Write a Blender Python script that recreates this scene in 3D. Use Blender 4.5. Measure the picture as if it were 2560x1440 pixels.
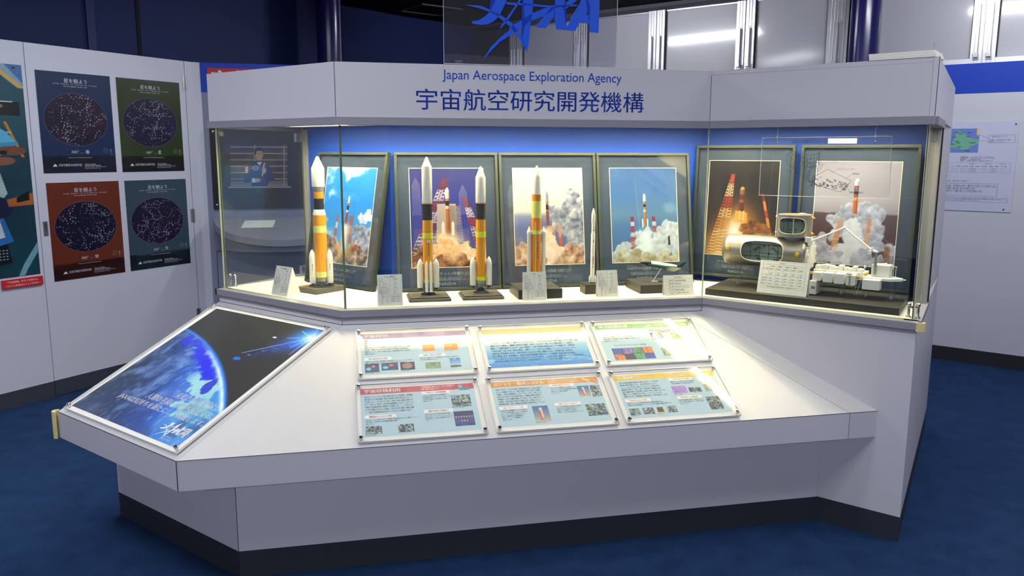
import bpy, bmesh, math, random
import numpy as np
from mathutils import Matrix, Vector

SC = bpy.context.scene
for o in list(bpy.data.objects):
    bpy.data.objects.remove(o, do_unlink=True)
COL = SC.collection

# ------------------------------------------------------------------ camera
F_PX, PITCH, ROLL, CY = 1998.667, 0.16322, 0.002796, -7.557      # for a 2560 px wide frame
cam = bpy.data.cameras.new('camera')
cam.sensor_fit = 'HORIZONTAL'
cam.sensor_width = 36.0
cam.lens = F_PX * 36.0 / 2560.0
cam.shift_y = CY / 2560.0
cam.clip_start = 0.05
cam_ob = bpy.data.objects.new('camera', cam)
COL.objects.link(cam_ob)
cam_ob.matrix_world = (Matrix.Translation((0, 0, 1.6)) @ Matrix.Rotation(math.pi / 2 - PITCH, 4, 'X')
                       @ Matrix.Rotation(ROLL, 4, 'Z'))
SC.camera = cam_ob

# ------------------------------------------------------------------ world, exposure, unseen room lights
world = bpy.data.worlds.new('world')
SC.world = world
world.use_nodes = True
world.node_tree.nodes['Background'].inputs[0].default_value = (0.58, 0.59, 0.70, 1)
world.node_tree.nodes['Background'].inputs[1].default_value = 0.42
SC.view_settings.view_transform = 'Standard'
SC.view_settings.look = 'None'
SC.view_settings.gamma = 1.0
SC.view_settings.use_curve_mapping = False
SC.view_settings.exposure = 0.0
SC.cycles.transparent_max_bounces = 32
SC.cycles.max_bounces = 10
SC.cycles.diffuse_bounces = 4
SC.cycles.glossy_bounces = 5
SC.cycles.use_denoising = True
SC.cycles.caustics_reflective = False
SC.cycles.caustics_refractive = False

CASE_LIGHT = 110.0           # tubes above the louvre of the showcase
TUBE_LIGHT = 200.0           # bare tubes by the high windows

def lamp(name, loc, size, power, color=(0.90, 0.93, 1.0), rot=(0, 0, 0)):
    l = bpy.data.lights.new(name, 'AREA')
    l.shape = 'RECTANGLE'
    l.size, l.size_y = size
    l.energy = power
    l.color = color
    o = bpy.data.objects.new(name, l)
    o.location = loc
    o.rotation_euler = rot
    COL.objects.link(o)
    return o

lamp('unseen_room_light', (-2.2, 2.3, 2.90), (1.2, 0.3), 40)
lamp('unseen_room_light', (-0.2, 1.9, 2.90), (1.2, 0.3), 20)
lamp('unseen_room_light', (1.9, 1.9, 2.90), (1.2, 0.3), 22)
lamp('unseen_room_light', (3.0, 2.8, 2.90), (1.2, 0.3), 22)  # added out of view to brighten the right partition
lamp('unseen_room_light', (-0.4, -3.2, 2.90), (2.4, 0.6), 260)  # added fill behind the camera, lifts the fronts of the unit
lamp('unseen_room_light', (-1.4, 4.5, 2.90), (1.2, 0.3), 32)  # added out of view to brighten the left wall and wall board

# ------------------------------------------------------------------ plan of the place (metres)
PL = {'D': (-1.4479, 3.8924), 'A': (-0.7249, 3.3466), 'B': (0.8915, 3.6868), 'C': (1.6167, 3.1251), 'E': (2.4643, 4.5686),
      'P1': (-1.7468, 3.3581), 'P2': (-1.0319, 2.8223), 'B2': (1.3470, 3.3304),
      'T1': (-1.8680, 3.1604), 'T2': (-1.1598, 2.6273), 'T3': (1.5229, 3.1978),
      'W1': (-3.0203, 5.1080), 'W2': (-2.4426, 6.1321), 'X0': (-2.3630, 6.2245), 'X1': (-1.7124, 6.3765),
      'Y0': (3.2790, 6.2524), 'Y1': (3.6831, 5.9463),
      'gA': (-0.7182, 3.3747), 'gB': (0.8947, 3.7100), 'gC': (1.6268, 3.1755), 'gD': (-1.4299, 3.9169)}
Z_KICK, Z_UNDER, Z_FRONT, Z_BACK = 0.1086, 0.435, 0.5456, 0.8722
Z_FLOOR, Z_GT, Z_HB, Z_HT = 0.9366, 1.7131, 1.7459, 1.9658
Z_WALL, Z_BAND, Z_WKICK, Z_CEIL = 2.2695, 2.0519, 0.107, 2.95

def V2(k):
    return Vector(PL[k]) if isinstance(k, str) else Vector(k)

def frame(p, q, z=0.0, origin=None):
    """local axes: x along p->q, y away from the viewer, z up"""
    p, q = V2(p), V2(q)
    t = (q - p).normalized()
    o = Vector((p.x, p.y, z)) if origin is None else Vector(origin)
    return Matrix(((t.x, -t.y, 0, o.x), (t.y, t.x, 0, o.y), (0, 0, 1, o.z), (0, 0, 0, 1)))

def slope_frame(p, q, back):
    """x along the front edge, y up the slope, z out of it"""
    p, q, b = V2(p), V2(q), V2(back)
    a = Vector((p.x, p.y, Z_FRONT))
    t = Vector((q.x - p.x, q.y - p.y, 0)).normalized()
    n = t.cross(Vector((b.x, b.y, Z_BACK)) - a).normalized()
    u = n.cross(t)
    return Matrix(((t.x, u.x, n.x, a.x), (t.y, u.y, n.y, a.y), (t.z, u.z, n.z, a.z), (0, 0, 0, 1)))

def offset_poly(names, d):
    """open polyline shifted to its left (away from the viewer) by d"""
    pts = [V2(n) for n in names]
    out = []
    for i, p in enumerate(pts):
        def nrm(a, b):
            t = (b - a).normalized()
            return Vector((-t.y, t.x))
        if i == 0:
            out.append(p + nrm(p, pts[1]) * d)
        elif i == len(pts) - 1:
            out.append(p + nrm(pts[-2], p) * d)
        else:
            n1, n2 = nrm(pts[i - 1], p), nrm(p, pts[i + 1])
            m = (n1 + n2).normalized()
            out.append(p + m * (d / m.dot(n1)))
    return out

# ------------------------------------------------------------------ materials
def lin(c):
    return tuple((x / 12.92 if x <= 0.04045 else ((x + 0.055) / 1.055) ** 2.4) for x in c)

def hexc(s):
    return lin(tuple(int(s[i:i + 2], 16) / 255 for i in (0, 2, 4)))

MATS = {}
def mat(name, color, rough=0.5, spec=0.4, metal=0.0, noise=None, coat=0.0, emit=None, bump=None):
    if name in MATS:
        return MATS[name]
    m = bpy.data.materials.new(name)
    m.use_nodes = True
    nt = m.node_tree
    b = nt.nodes['Principled BSDF']
    c = hexc(color) if isinstance(color, str) else color
    b.inputs['Base Color'].default_value = (*c, 1)
    b.inputs['Roughness'].default_value = rough
    b.inputs['Specular IOR Level'].default_value = spec
    b.inputs['Metallic'].default_value = metal
    b.inputs['Coat Weight'].default_value = coat
    b.inputs['Coat Roughness'].default_value = 0.03
    if emit:
        b.inputs['Emission Color'].default_value = (*emit[0], 1)
        b.inputs['Emission Strength'].default_value = emit[1]
    if noise:                                   # (scale, amount): a faint surface mottling
        tc = nt.nodes.new('ShaderNodeTexCoord')
        n = nt.nodes.new('ShaderNodeTexNoise')
        n.inputs['Scale'].default_value = noise[0]
        n.inputs['Detail'].default_value = 4
        r = nt.nodes.new('ShaderNodeMapRange')
        r.inputs['To Min'].default_value = 1 - noise[1]
        r.inputs['To Max'].default_value = 1 + noise[1]
        mx = nt.nodes.new('ShaderNodeMix')
        mx.data_type = 'RGBA'
        mx.blend_type = 'MULTIPLY'
        mx.inputs['Factor'].default_value = 1
        mx.inputs['A'].default_value = (*c, 1)
        nt.links.new(tc.outputs['Object'], n.inputs['Vector'])
        nt.links.new(n.outputs['Fac'], r.inputs['Value'])
        nt.links.new(r.outputs['Result'], mx.inputs['B'])
        nt.links.new(mx.outputs['Result'], b.inputs['Base Color'])
        if bump:
            bp = nt.nodes.new('ShaderNodeBump')
            bp.inputs['Strength'].default_value = bump
            bp.inputs['Distance'].default_value = 0.004
            nt.links.new(n.outputs['Fac'], bp.inputs['Height'])
            nt.links.new(bp.outputs['Normal'], b.inputs['Normal'])
    MATS[name] = m
    return m

def glass(name, tint=(1, 1, 1), haze=0.0, haze_col=(1, 1, 1), refl=0.04, graze=1.0, rough=0.0):
    """thin clear sheet: mirrors more at grazing angles, passes the rest"""
    if name in MATS:
        return MATS[name]
    m = bpy.data.materials.new(name)
    m.use_nodes = True
    nt = m.node_tree
    nt.nodes.clear()
    out = nt.nodes.new('ShaderNodeOutputMaterial')
    lw = nt.nodes.new('ShaderNodeLayerWeight')
    lw.inputs['Blend'].default_value = 0.5
    pw = nt.nodes.new('ShaderNodeMath'); pw.operation = 'POWER'; pw.inputs[1].default_value = 5
    ma = nt.nodes.new('ShaderNodeMath'); ma.operation = 'MULTIPLY_ADD'
    ma.inputs[1].default_value = (1 - refl) * graze
    ma.inputs[2].default_value = refl
    tr = nt.nodes.new('ShaderNodeBsdfTransparent'); tr.inputs[0].default_value = (*tint, 1)
    gl = nt.nodes.new('ShaderNodeBsdfGlossy'); gl.inputs['Roughness'].default_value = rough
    mx = nt.nodes.new('ShaderNodeMixShader')
    nt.links.new(lw.outputs['Facing'], pw.inputs[0])
    nt.links.new(pw.outputs[0], ma.inputs[0])
    nt.links.new(ma.outputs[0], mx.inputs[0])
    body = tr
    if haze > 0:
        df = nt.nodes.new('ShaderNodeBsdfDiffuse'); df.inputs[0].default_value = (*haze_col, 1)
        m2 = nt.nodes.new('ShaderNodeMixShader'); m2.inputs[0].default_value = haze
        nt.links.new(tr.outputs[0], m2.inputs[1]); nt.links.new(df.outputs[0], m2.inputs[2])
        body = m2
    nt.links.new(body.outputs[0], mx.inputs[1])
    nt.links.new(gl.outputs[0], mx.inputs[2])
    nt.links.new(mx.outputs[0], out.inputs[0])
    MATS[name] = m
    return m

def print_mat(name, rough=0.45, spec=0.3, coat=0.0):
    """printed sheet: base colour from the picture stored on the mesh"""
    if name in MATS:
        return MATS[name]
    m = mat(name, (1, 1, 1), rough, spec, coat=coat)
    nt = m.node_tree
    a = nt.nodes.new('ShaderNodeAttribute')
    a.attribute_name = 'ink'
    nt.links.new(a.outputs['Color'], nt.nodes['Principled BSDF'].inputs['Base Color'])
    return m

M = dict(
    lam=mat('pale_grey_laminate', 'c8c6cf', 0.42, 0.35, noise=(160, 0.03)),
    lamtop=mat('white_laminate_top', 'c8c7ca', 0.35, 0.35, noise=(160, 0.02)),
    kick=mat('dark_kickboard', '2e333d', 0.5, 0.3, noise=(60, 0.06)),
    trim=mat('grey_trim', '8b8a96', 0.45, 0.4),
    ledge=mat('pale_aluminium_ledge', 'b9bab8', 0.35, 0.5, 0.4),
    post=mat('grey_metal_post', 'a7a69f', 0.4, 0.5, 0.3),
    joint=mat('dark_joint', '2b2a2e', 0.6),
    casefloor=mat('cream_case_floor', 'efe9d6', 0.55, 0.25, noise=(30, 0.015)),
    blue=mat('blue_backing', '0a3ba8', 0.5, 0.3, noise=(40, 0.02)),
    louver=mat('white_louver', 'e9e6d8', 0.5, 0.3),
    casetube=mat('warm_tube', (1, 1, 1), 0.5, emit=((1.0, 0.91, 0.68), CASE_LIGHT)),
    soffit=mat('cream_soffit', 'eee7cf', 0.5, 0.3),
    letter=mat('blue_lettering', '0c3cb4', 0.45),
    foam=mat('yellow_foam', 'd8c88c', 0.8, 0.2, noise=(200, 0.05)),
    chrome=mat('chrome', 'd8d8d8', 0.12, 0.5, 1.0),
    steel=mat('brushed_steel', 'b8b8b4', 0.3, 0.5, 1.0),
    alu=mat('bright_aluminium', 'd4d5dc', 0.34, 0.5, 0.65),
    brown=mat('dark_brown_cap', '38201e', 0.5),
    glass=glass('clear_glass', (0.965, 0.985, 0.97)),
    picglass=glass('picture_glass', (0.97, 0.98, 0.98)),
    acryl=glass('clear_acrylic', (0.985, 0.985, 0.985), haze=0.03),
    signsheet=glass('tinted_sign_acrylic', (0.85, 0.85, 0.89), haze=0.02),
    acrylplate=glass('acrylic_plate', (0.97, 0.97, 0.975), haze=0.05),
    satin=glass('satin_acrylic', (0.98, 0.98, 0.985), haze=0.012, refl=0.012, graze=0.3, rough=0.12),
    clearsheet=glass('clear_thin_sheet', (0.985, 0.985, 0.985), haze=0.004),
    gedge=mat('green_glass_edge', '5c6a4c', 0.15, 0.6),
    gedgepale=mat('pale_glass_edge', 'b7bda0', 0.15, 0.6),
    aedge=mat('acrylic_edge', 'e6e8ec', 0.2, 0.6),
    black=mat('black_board', '131417', 0.45, 0.4),
    frame=mat('dark_green_frame', '28302a', 0.4, 0.4, noise=(80, 0.06)),
    mount=mat('slate_mount', '3b475c', 0.8, 0.15, noise=(300, 0.04)),
    bevelw=mat('cream_mount_edge', 'f0e8c8', 0.7),
    white=mat('white_plastic', 'eceae2', 0.4, 0.4),
    paper=mat('white_paper', 'eeece4', 0.7, 0.2),
    ink=mat('black_ink', '1c1c20', 0.7, 0.1),
    capt=mat('pale_caption_ink', 'a9b2b8', 0.7, 0.1),
    orange=mat('rocket_orange', 'dc9410', 0.42, 0.4),
    orange2=mat('rocket_deep_orange', 'd3800c', 0.42, 0.4),
    yelgreen=mat('rocket_yellow_green', 'd6d81e', 0.45, 0.4),
    palegreen=mat('rocket_pale_yellow', 'd9d878', 0.45, 0.4),
    rblack=mat('rocket_black', '17171b', 0.45, 0.4),
    rgrey=mat('rocket_grey', '8c8b86', 0.4, 0.4),
    rwhite=mat('rocket_white', 'efece0', 0.42, 0.4),
    rred=mat('rocket_red', 'a51c20', 0.45),
    nozzle=mat('dark_nozzle', '3a2a22', 0.4, 0.5, 0.3),
    base=mat('grey_brown_base', '4a4842', 0.5, 0.35, noise=(120, 0.05)),
    gold=mat('gold_plate', 'd7a233', 0.35, 0.5, 0.5),
    plinth=mat('black_plinth', '2c2c2b', 0.45, 0.35, noise=(200, 0.06)),
    silver=mat('silver_shell', '9d988e', 0.34, 0.5, 0.7, noise=(60, 0.03)),
    mint=mat('mint_interior', 'e4f2e8', 0.55),
    yellow=mat('yellow_fitting', 'e2b21a', 0.45),
    darkgreen=mat('dark_green_paint', '12443c', 0.35, 0.5),
    figblue=mat('blue_suit', '24406e', 0.6),
    skin=mat('figure_skin', 'b58a6a', 0.6),
)
P_PAPER = print_mat('printed_paper', 0.55, 0.25)
P_GLOSS = print_mat('printed_poster', 0.35, 0.35)

# ------------------------------------------------------------------ mesh builder
class MB:
    def __init__(s):
        s.v, s.f, s.m, s.sm = [], [], [], []
    def add(s, vs, fs, mi=0, smooth=False, T=None):
        o = len(s.v)
        s.v += [tuple(T @ Vector(p)) if T is not None else tuple(p) for p in vs]
        s.f += [tuple(i + o for i in f) for f in fs]
        s.m += [mi] * len(fs)
        s.sm += [smooth] * len(fs)
        return s
    def box(s, x0, x1, y0, y1, z0, z1, mi=0, T=None):
        return s.add([(x0, y0, z0), (x1, y0, z0), (x1, y1, z0), (x0, y1, z0), (x0, y0, z1), (x1, y0, z1), (x1, y1, z1), (x0, y1, z1)],
                     [(0, 3, 2, 1), (4, 5, 6, 7), (0, 1, 5, 4), (1, 2, 6, 5), (2, 3, 7, 6), (3, 0, 4, 7)], mi, False, T)
    def prism(s, poly, z0, z1, mi=0, T=None, side_mi=None):
        n = len(poly)
        zz0 = z0 if isinstance(z0, (list, tuple)) else [z0] * n
        zz1 = z1 if isinstance(z1, (list, tuple)) else [z1] * n
        vs = [(p[0], p[1], zz0[i]) for i, p in enumerate(poly)] + [(p[0], p[1], zz1[i]) for i, p in enumerate(poly)]
        s.add(vs, [tuple(range(n - 1, -1, -1)), tuple(range(n, 2 * n))], mi, False, T)
        o = len(s.v) - 2 * n
        for i in range(n):
            j = (i + 1) % n
            s.f.append((o + i, o + j, o + n + j, o + n + i)); s.m.append(mi if side_mi is None else side_mi); s.sm.append(False)
        return s
    def quad(s, a, b, c, d, mi=0, T=None):
        return s.add([a, b, c, d], [(0, 1, 2, 3)], mi, False, T)
    def lathe(s, prof, n=32, c=(0, 0, 0), mi=0, T=None, axis='z'):
        vs, fs = [], []
        for (r, z) in prof:
            for k in range(n):
                a = 2 * math.pi * k / n
                x, y = r * math.cos(a), r * math.sin(a)
                p = (x, y, z) if axis == 'z' else ((z, x, y) if axis == 'x' else (x, -z, y))
                vs.append((p[0] + c[0], p[1] + c[1], p[2] + c[2]))
        for i in range(len(prof) - 1):
            for k in range(n):
                fs.append((i * n + k, i * n + (k + 1) % n, (i + 1) * n + (k + 1) % n, (i + 1) * n + k))
        s.add(vs, fs, mi, True, T)
        o = len(s.v) - len(vs)
        if prof[0][0] > 1e-6:
            s.f.append(tuple(o + k for k in range(n - 1, -1, -1))); s.m.append(mi); s.sm.append(False)
        if prof[-1][0] > 1e-6:
            s.f.append(tuple(o + (len(prof) - 1) * n + k for k in range(n))); s.m.append(mi); s.sm.append(False)
        return s
    def tube(s, p, q, r, n=10, mi=0, r2=None, T=None):
        p, q = Vector(p), Vector(q)
        d = (q - p).normalized()
        a = d.orthogonal().normalized()
        b = d.cross(a)
        r2 = r if r2 is None else r2
        vs = [p + (a * math.cos(2 * math.pi * k / n) + b * math.sin(2 * math.pi * k / n)) * r for k in range(n)]
        vs += [q + (a * math.cos(2 * math.pi * k / n) + b * math.sin(2 * math.pi * k / n)) * r2 for k in range(n)]
        s.add(vs, [(k, (k + 1) % n, n + (k + 1) % n, n + k) for k in range(n)], mi, True, T)
        s.add([], [], mi)
        o = len(s.v) - 2 * n
        s.f += [tuple(o + k for k in range(n - 1, -1, -1)), tuple(o + n + k for k in range(n))]
        s.m += [mi, mi]; s.sm += [False, False]
        return s
    def path(s, pts, r, n=8, mi=0, T=None):
        for a, b in zip(pts[:-1], pts[1:]):
            s.tube(a, b, r, n, mi, None, T)
        return s
    def ball(s, c, r, n=14, mi=0, sc=(1, 1, 1), T=None):
        m = n // 2
        prof = [(math.sin(math.pi * i / m), -math.cos(math.pi * i / m)) for i in range(m + 1)]
        vs, fs = [], []
        for (rr, z) in prof:
            for k in range(n):
                a = 2 * math.pi * k / n
                vs.append((c[0] + r * sc[0] * rr * math.cos(a), c[1] + r * sc[1] * rr * math.sin(a), c[2] + r * sc[2] * z))
        for i in range(m):
            for k in range(n):
                fs.append((i * n + k, i * n + (k + 1) % n, (i + 1) * n + (k + 1) % n, (i + 1) * n + k))
        return s.add(vs, fs, mi, True, T)
    def build(s, name, mats, parent=None, bevel=0.0, seg=2):
        me = bpy.data.meshes.new(name)
        me.from_pydata(s.v, [], s.f)
        if not isinstance(mats, (list, tuple)):
            mats = [mats]
        for m in mats:
            me.materials.append(M[m] if isinstance(m, str) else m)
        me.polygons.foreach_set('material_index', s.m)
        me.polygons.foreach_set('use_smooth', s.sm)
        me.update()
        if any(s.sm):
            me.set_sharp_from_angle(angle=math.radians(35))
        o = bpy.data.objects.new(name, me)
        COL.objects.link(o)
        if parent is not None:
            o.parent = parent
        if bevel > 0:
            md = o.modifiers.new('bevel', 'BEVEL')
            md.width, md.segments, md.limit_method, md.angle_limit = bevel, seg, 'ANGLE', math.radians(40)
        return o

def tag(o, label, cat, group=None):
    o['label'], o['category'] = label, cat
    if group:
        o['group'] = group
    return o

def thing(name, label, cat, T=None, group=None):
    o = bpy.data.objects.new(name, None)
    o.empty_display_size = 0.05
    COL.objects.link(o)
    if T is not None:
        o.matrix_world = T
    return tag(o, label, cat, group)

def struct(o):
    o['kind'] = 'structure'
    return o

def dup_tree(o, parent=None):
    c = o.copy()
    COL.objects.link(c)
    if parent is not None:
        c.parent = parent
    for ch in list(o.children):
        dup_tree(ch, c)
    return c

# ------------------------------------------------------------------ lettering
_tc = {}
def glyphs(body, res=2, spacing=1.0, shear=0.0, line=1.0, align='LEFT'):
    key = (body, res, spacing, shear, line, align)
    if key in _tc:
        return _tc[key]
    cu = bpy.data.curves.new('t', 'FONT')
    cu.body, cu.resolution_u, cu.space_character, cu.shear, cu.space_line, cu.align_x = body, res, spacing, shear, line, align
    o = bpy.data.objects.new('t', cu)
    COL.objects.link(o)
    dg = bpy.context.evaluated_depsgraph_get()
    me = bpy.data.meshes.new_from_object(o.evaluated_get(dg))
    v = np.zeros(len(me.vertices) * 3)
    me.vertices.foreach_get('co', v)
    f = [tuple(p.vertices) for p in me.polygons]
    v = v.reshape(-1, 3)[:, :2]
    bpy.data.objects.remove(o, do_unlink=True)
    bpy.data.meshes.remove(me)
    bpy.data.curves.remove(cu)
    _tc[key] = (v, f)
    return _tc[key]

def text(mb, body, x, y, put, w=None, h=None, anchor='l', mi=0, squash=None, bold=0.0, **kw):
    """lettering fitted to width w or height h; put(u, v) -> 3D; x,y is the lower left (l), middle (c) or right (r) corner"""
    v, f = glyphs(body, **kw)
    lo, hi = v.min(0), v.max(0)
    sx = (w / (hi[0] - lo[0])) if w else None
    sy = (h / (hi[1] - lo[1])) if h else None
    sx = sx if sx is not None else sy
    sy = sy if sy is not None else sx
    if squash:
        sy = sx * squash
    W_ = (hi[0] - lo[0]) * sx
    ox = {'l': 0, 'c': -W_ / 2, 'r': -W_}[anchor]
    q = (v - lo) * np.array([sx, sy]) + np.array([x + ox, y])
    for d in ((0.0,) if bold == 0 else (-bold * sx, bold * sx)):
        mb.add([put(a + d, b) for a, b in q], f, mi)
    return mb

def on_wall(off):
    return lambda u, v: (u, -off, v)
def on_slope(off):
    return lambda u, v: (u, v, off)

# ------------------------------------------------------------------ pictures for the printed sheets (drawn point by point)
def sstep(a, b, x):
    t = np.clip((x - a) / (b - a + 1e-12), 0, 1)
    return t * t * (3 - 2 * t)

def C(h):
    return np.array([int(h[i:i + 2], 16) / 255 for i in (0, 2, 4)])

def rich(p, g=1.2, k=(.93, .93, 1.05)):
    p.c = np.clip(p.c, 0, 1) ** g * np.array(k)
    return p

class Pic:
    """picture with x to the right (0..asp) and y downwards (0..1)"""
    def __init__(s, w, h, base='000000', seed=0):
        s.w, s.h = w, h
        s.asp = (w - 1) / (h - 1)
        yy, xx = np.mgrid[0:h, 0:w]
        s.X, s.Y = xx / (h - 1), yy / (h - 1)
        s.px = 1.0 / (h - 1)
        s.c = np.ones((h, w, 3)) * C(base)
        s.rng = np.random.default_rng(seed)
    def noise(s, f, seed=0, oct=4, X=None, Y=None, sx=1.0):
        X = s.X if X is None else X
        Y = s.Y if Y is None else Y
        r = np.random.default_rng(seed + 77)
        out, amp, tot = 0, 1.0, 0
        for o in range(oct):
            g = r.random((64, 64))
            x, y = X * f * sx + o * 3.7, Y * f + o * 1.3
            xi, yi = np.floor(x).astype(int), np.floor(y).astype(int)
            fx, fy = x - xi, y - yi
            fx, fy = fx * fx * (3 - 2 * fx), fy * fy * (3 - 2 * fy)
            a = g[yi % 64, xi % 64] * (1 - fx) + g[yi % 64, (xi + 1) % 64] * fx
            b = g[(yi + 1) % 64, xi % 64] * (1 - fx) + g[(yi + 1) % 64, (xi + 1) % 64] * fx
            out = out + amp * (a * (1 - fy) + b * fy)
            tot += amp
            amp *= 0.5
            f *= 2
        return out / tot
    def blend(s, m, col):
        col = C(col) if isinstance(col, str) else col
        m = np.clip(m, 0, 1)[..., None]
        s.c = s.c * (1 - m) + col * m
        return s
    def grad(s, stops, t=None):
        t = s.Y if t is None else t
        ps = [p for p, _ in stops]
        cs = np.array([C(c) for _, c in stops])
        s.c = np.stack([np.interp(t, ps, cs[:, k]) for k in range(3)], -1)
        return s
    def ell(s, x, y, rx, ry, col, soft=None, a=1.0):
        d = np.sqrt(((s.X - x) / rx) ** 2 + ((s.Y - y) / ry) ** 2)
        k = (s.px / min(rx, ry)) if soft is None else soft
        return s.blend(a * (1 - sstep(1 - k, 1 + k, d)), col)
    def poly(s, pts, col, a=1.0):
        ins = np.zeros_like(s.X, bool)
        n = len(pts)
        for i in range(n):
            (x1, y1), (x2, y2) = pts[i], pts[(i + 1) % n]
            if y1 == y2:
                continue
            c = ((s.Y >= min(y1, y2)) & (s.Y < max(y1, y2)))
            xi = x1 + (s.Y - y1) * (x2 - x1) / (y2 - y1)
            ins ^= c & (s.X < xi)
        return s.blend(ins * a, col)
    def rect(s, x0, y0, x1, y1, col, a=1.0):
        h = s.px * 0.5
        m = np.clip((s.X - x0) / s.px + .5, 0, 1) * np.clip((x1 - s.X) / s.px + .5, 0, 1) * np.clip((s.Y - y0) / s.px + .5, 0, 1) * np.clip((y1 - s.Y) / s.px + .5, 0, 1)
        return s.blend(m * a, col)
    def line(s, p, q, w, col, a=1.0):
        w = max(w, s.px * 0.5)
        (x1, y1), (x2, y2) = p, q
        m = s.px * 2 + w
        i0, i1 = int((min(y1, y2) - m) / s.px), int((max(y1, y2) + m) / s.px) + 2
        j0, j1 = int((min(x1, x2) - m) / s.px), int((max(x1, x2) + m) / s.px) + 2
        i0, j0 = max(i0, 0), max(j0, 0)
        if i1 <= i0 or j1 <= j0 or i0 >= s.h or j0 >= s.w:
            return s
        X, Y = s.X[i0:i1, j0:j1], s.Y[i0:i1, j0:j1]
        if X.size == 0:
            return s
        dx, dy = x2 - x1, y2 - y1
        L = dx * dx + dy * dy + 1e-12
        t = np.clip(((X - x1) * dx + (Y - y1) * dy) / L, 0, 1)
        d = np.hypot(X - x1 - t * dx, Y - y1 - t * dy)
        mm = (np.clip((w - d) / s.px + 0.5, 0, 1) * a)[..., None]
        col = C(col) if isinstance(col, str) else col
        s.c[i0:i1, j0:j1] = s.c[i0:i1, j0:j1] * (1 - mm) + col * mm
        return s
    def puffs(s, lst, hi, lo, warm=None, warm_at=None, seed=1, ragged=0.35, light=(-0.35, -0.8)):
        """billowing smoke: many overlapping lumps, each with its own light and dark side in the print"""
        hi, lo = C(hi), C(lo)
        n1, n2, n3 = s.noise(7, seed), s.noise(24, seed + 1, 4), s.noise(11, seed + 2, 5)
        XW = s.X + .05 * (s.noise(10, seed + 5, 4) - .5) + .02 * (n2 - .5)
        YW = s.Y + .05 * (s.noise(10, seed + 6, 4) - .5) + .02 * (s.noise(24, seed + 7, 3) - .5)
        r = np.random.default_rng(seed)
        for (cx, cy, R) in lst:
            k = 9
            sub = [(cx, cy, R)] + [(cx + R * .8 * math.cos(t), cy + R * .8 * math.sin(t), R * r.uniform(.25, .6)) for t in r.uniform(0, 6.28, k)]
            for (x, y, q) in sub:
                dx, dy = (XW - x) / q, (YW - y) / q
                d = np.sqrt(dx * dx + dy * dy) + (n2 - .5) * ragged * 1.2
                m = 1 - sstep(.72, 1.0, d)
                sh = np.clip(.52 + .34 * (dx * light[0] + dy * light[1]) + (n2 - .5) * 1.1 + (n3 - .5) * .7, 0, 1)[..., None]
                col = lo * (1 - sh) + hi * sh
                if warm is not None:
                    wx, wy, wr = warm_at
                    wm = np.clip(1 - np.hypot(s.X - wx, s.Y - wy) / wr, 0, 1)[..., None]
                    col = col * (1 - wm) + C(warm) * wm
                m = np.clip(m, 0, 1)[..., None]
                s.c = s.c * (1 - m) + col * m
        return s
    def tower(s, x0, y0, w0, x1, y1, w1, n, cols, lw=None):
        lw = s.px * .55 if lw is None else lw
        P = lambda t, e: (x0 + (x1 - x0) * t + e * (w0 + (w1 - w0) * t) / 2, y0 + (y1 - y0) * t)
        for i in range(n):
            t0, t1 = i / n, (i + 1) / n
            col = cols[int(t0 * len(cols))]
            for e in (-1, -.3, .3, 1):
                s.line(P(t0, e), P(t1, e), lw, col)
            s.line(P(t0, -1), P(t1, 1), lw, col)
            s.line(P(t0, 1), P(t1, -1), lw, col)
            s.line(P(t0, -1), P(t0, 1), lw, col)
        return s
    def rocket(s, x, top, bot, w, cols, lean=0.0):
        H = bot - top
        L = lambda t: x + lean * (t - .5)
        y = 0.0
        s.poly([(L(0), top), (L(.12) - w / 2, top + .12 * H), (L(.12) + w / 2, top + .12 * H)], cols[0][1])
        s.ell(L(.09), top + .1 * H, w * .45, .09 * H, cols[0][1])
        y = .1
        for (t, c) in cols:
            s.poly([(L(y) - w / 2, top + y * H), (L(y) + w / 2, top + y * H), (L(t) + w / 2, top + t * H), (L(t) - w / 2, top + t * H)], c)
            y = t
        s.blend(((s.X > L(.5) + w * .15) & (s.X < L(.5) + w * .5) & (s.Y > top + .1 * H) & (s.Y < bot)) * .25, '201008')
        return s

def sheet(name, pic, corners, material, parent, T=None):
    """picture on a flat sheet; corners = upper left, upper right, lower right, lower left"""
    w, h = pic.w, pic.h
    tl, tr, br, bl = [np.array(c, float) for c in corners]
    u = np.linspace(0, 1, w)[None, :, None]
    v = np.linspace(0, 1, h)[:, None, None]
    pts = (tl * (1 - u) + tr * u) * (1 - v) + (bl * (1 - u) + br * u) * v
    pts = pts.reshape(-1, 3)
    me = bpy.data.meshes.new(name)
    me.vertices.add(w * h)
    me.vertices.foreach_set('co', pts.ravel())
    idx = np.arange(w * h).reshape(h, w)
    q = np.stack([idx[1:, :-1], idx[1:, 1:], idx[:-1, 1:], idx[:-1, :-1]], -1).reshape(-1, 4)
    n = len(q)
    me.loops.add(n * 4)
    me.loops.foreach_set('vertex_index', q.ravel())
    me.polygons.add(n)
    me.polygons.foreach_set('loop_start', np.arange(0, n * 4, 4))
    me.polygons.foreach_set('loop_total', np.full(n, 4))
    me.update(calc_edges=True)
    a = me.color_attributes.new('ink', 'FLOAT_COLOR', 'POINT')
    c = np.clip(pic.c, 0, 1).reshape(-1, 3)
    c = np.where(c <= .04045, c / 12.92, ((c + .055) / 1.055) ** 2.4)
    a.data.foreach_set('color', np.concatenate([c, np.ones((len(c), 1))], 1).ravel())
    me.materials.append(material)
    o = bpy.data.objects.new(name, me)
    COL.objects.link(o)
    if parent is not None:
        o.parent = parent
    return o

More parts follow.
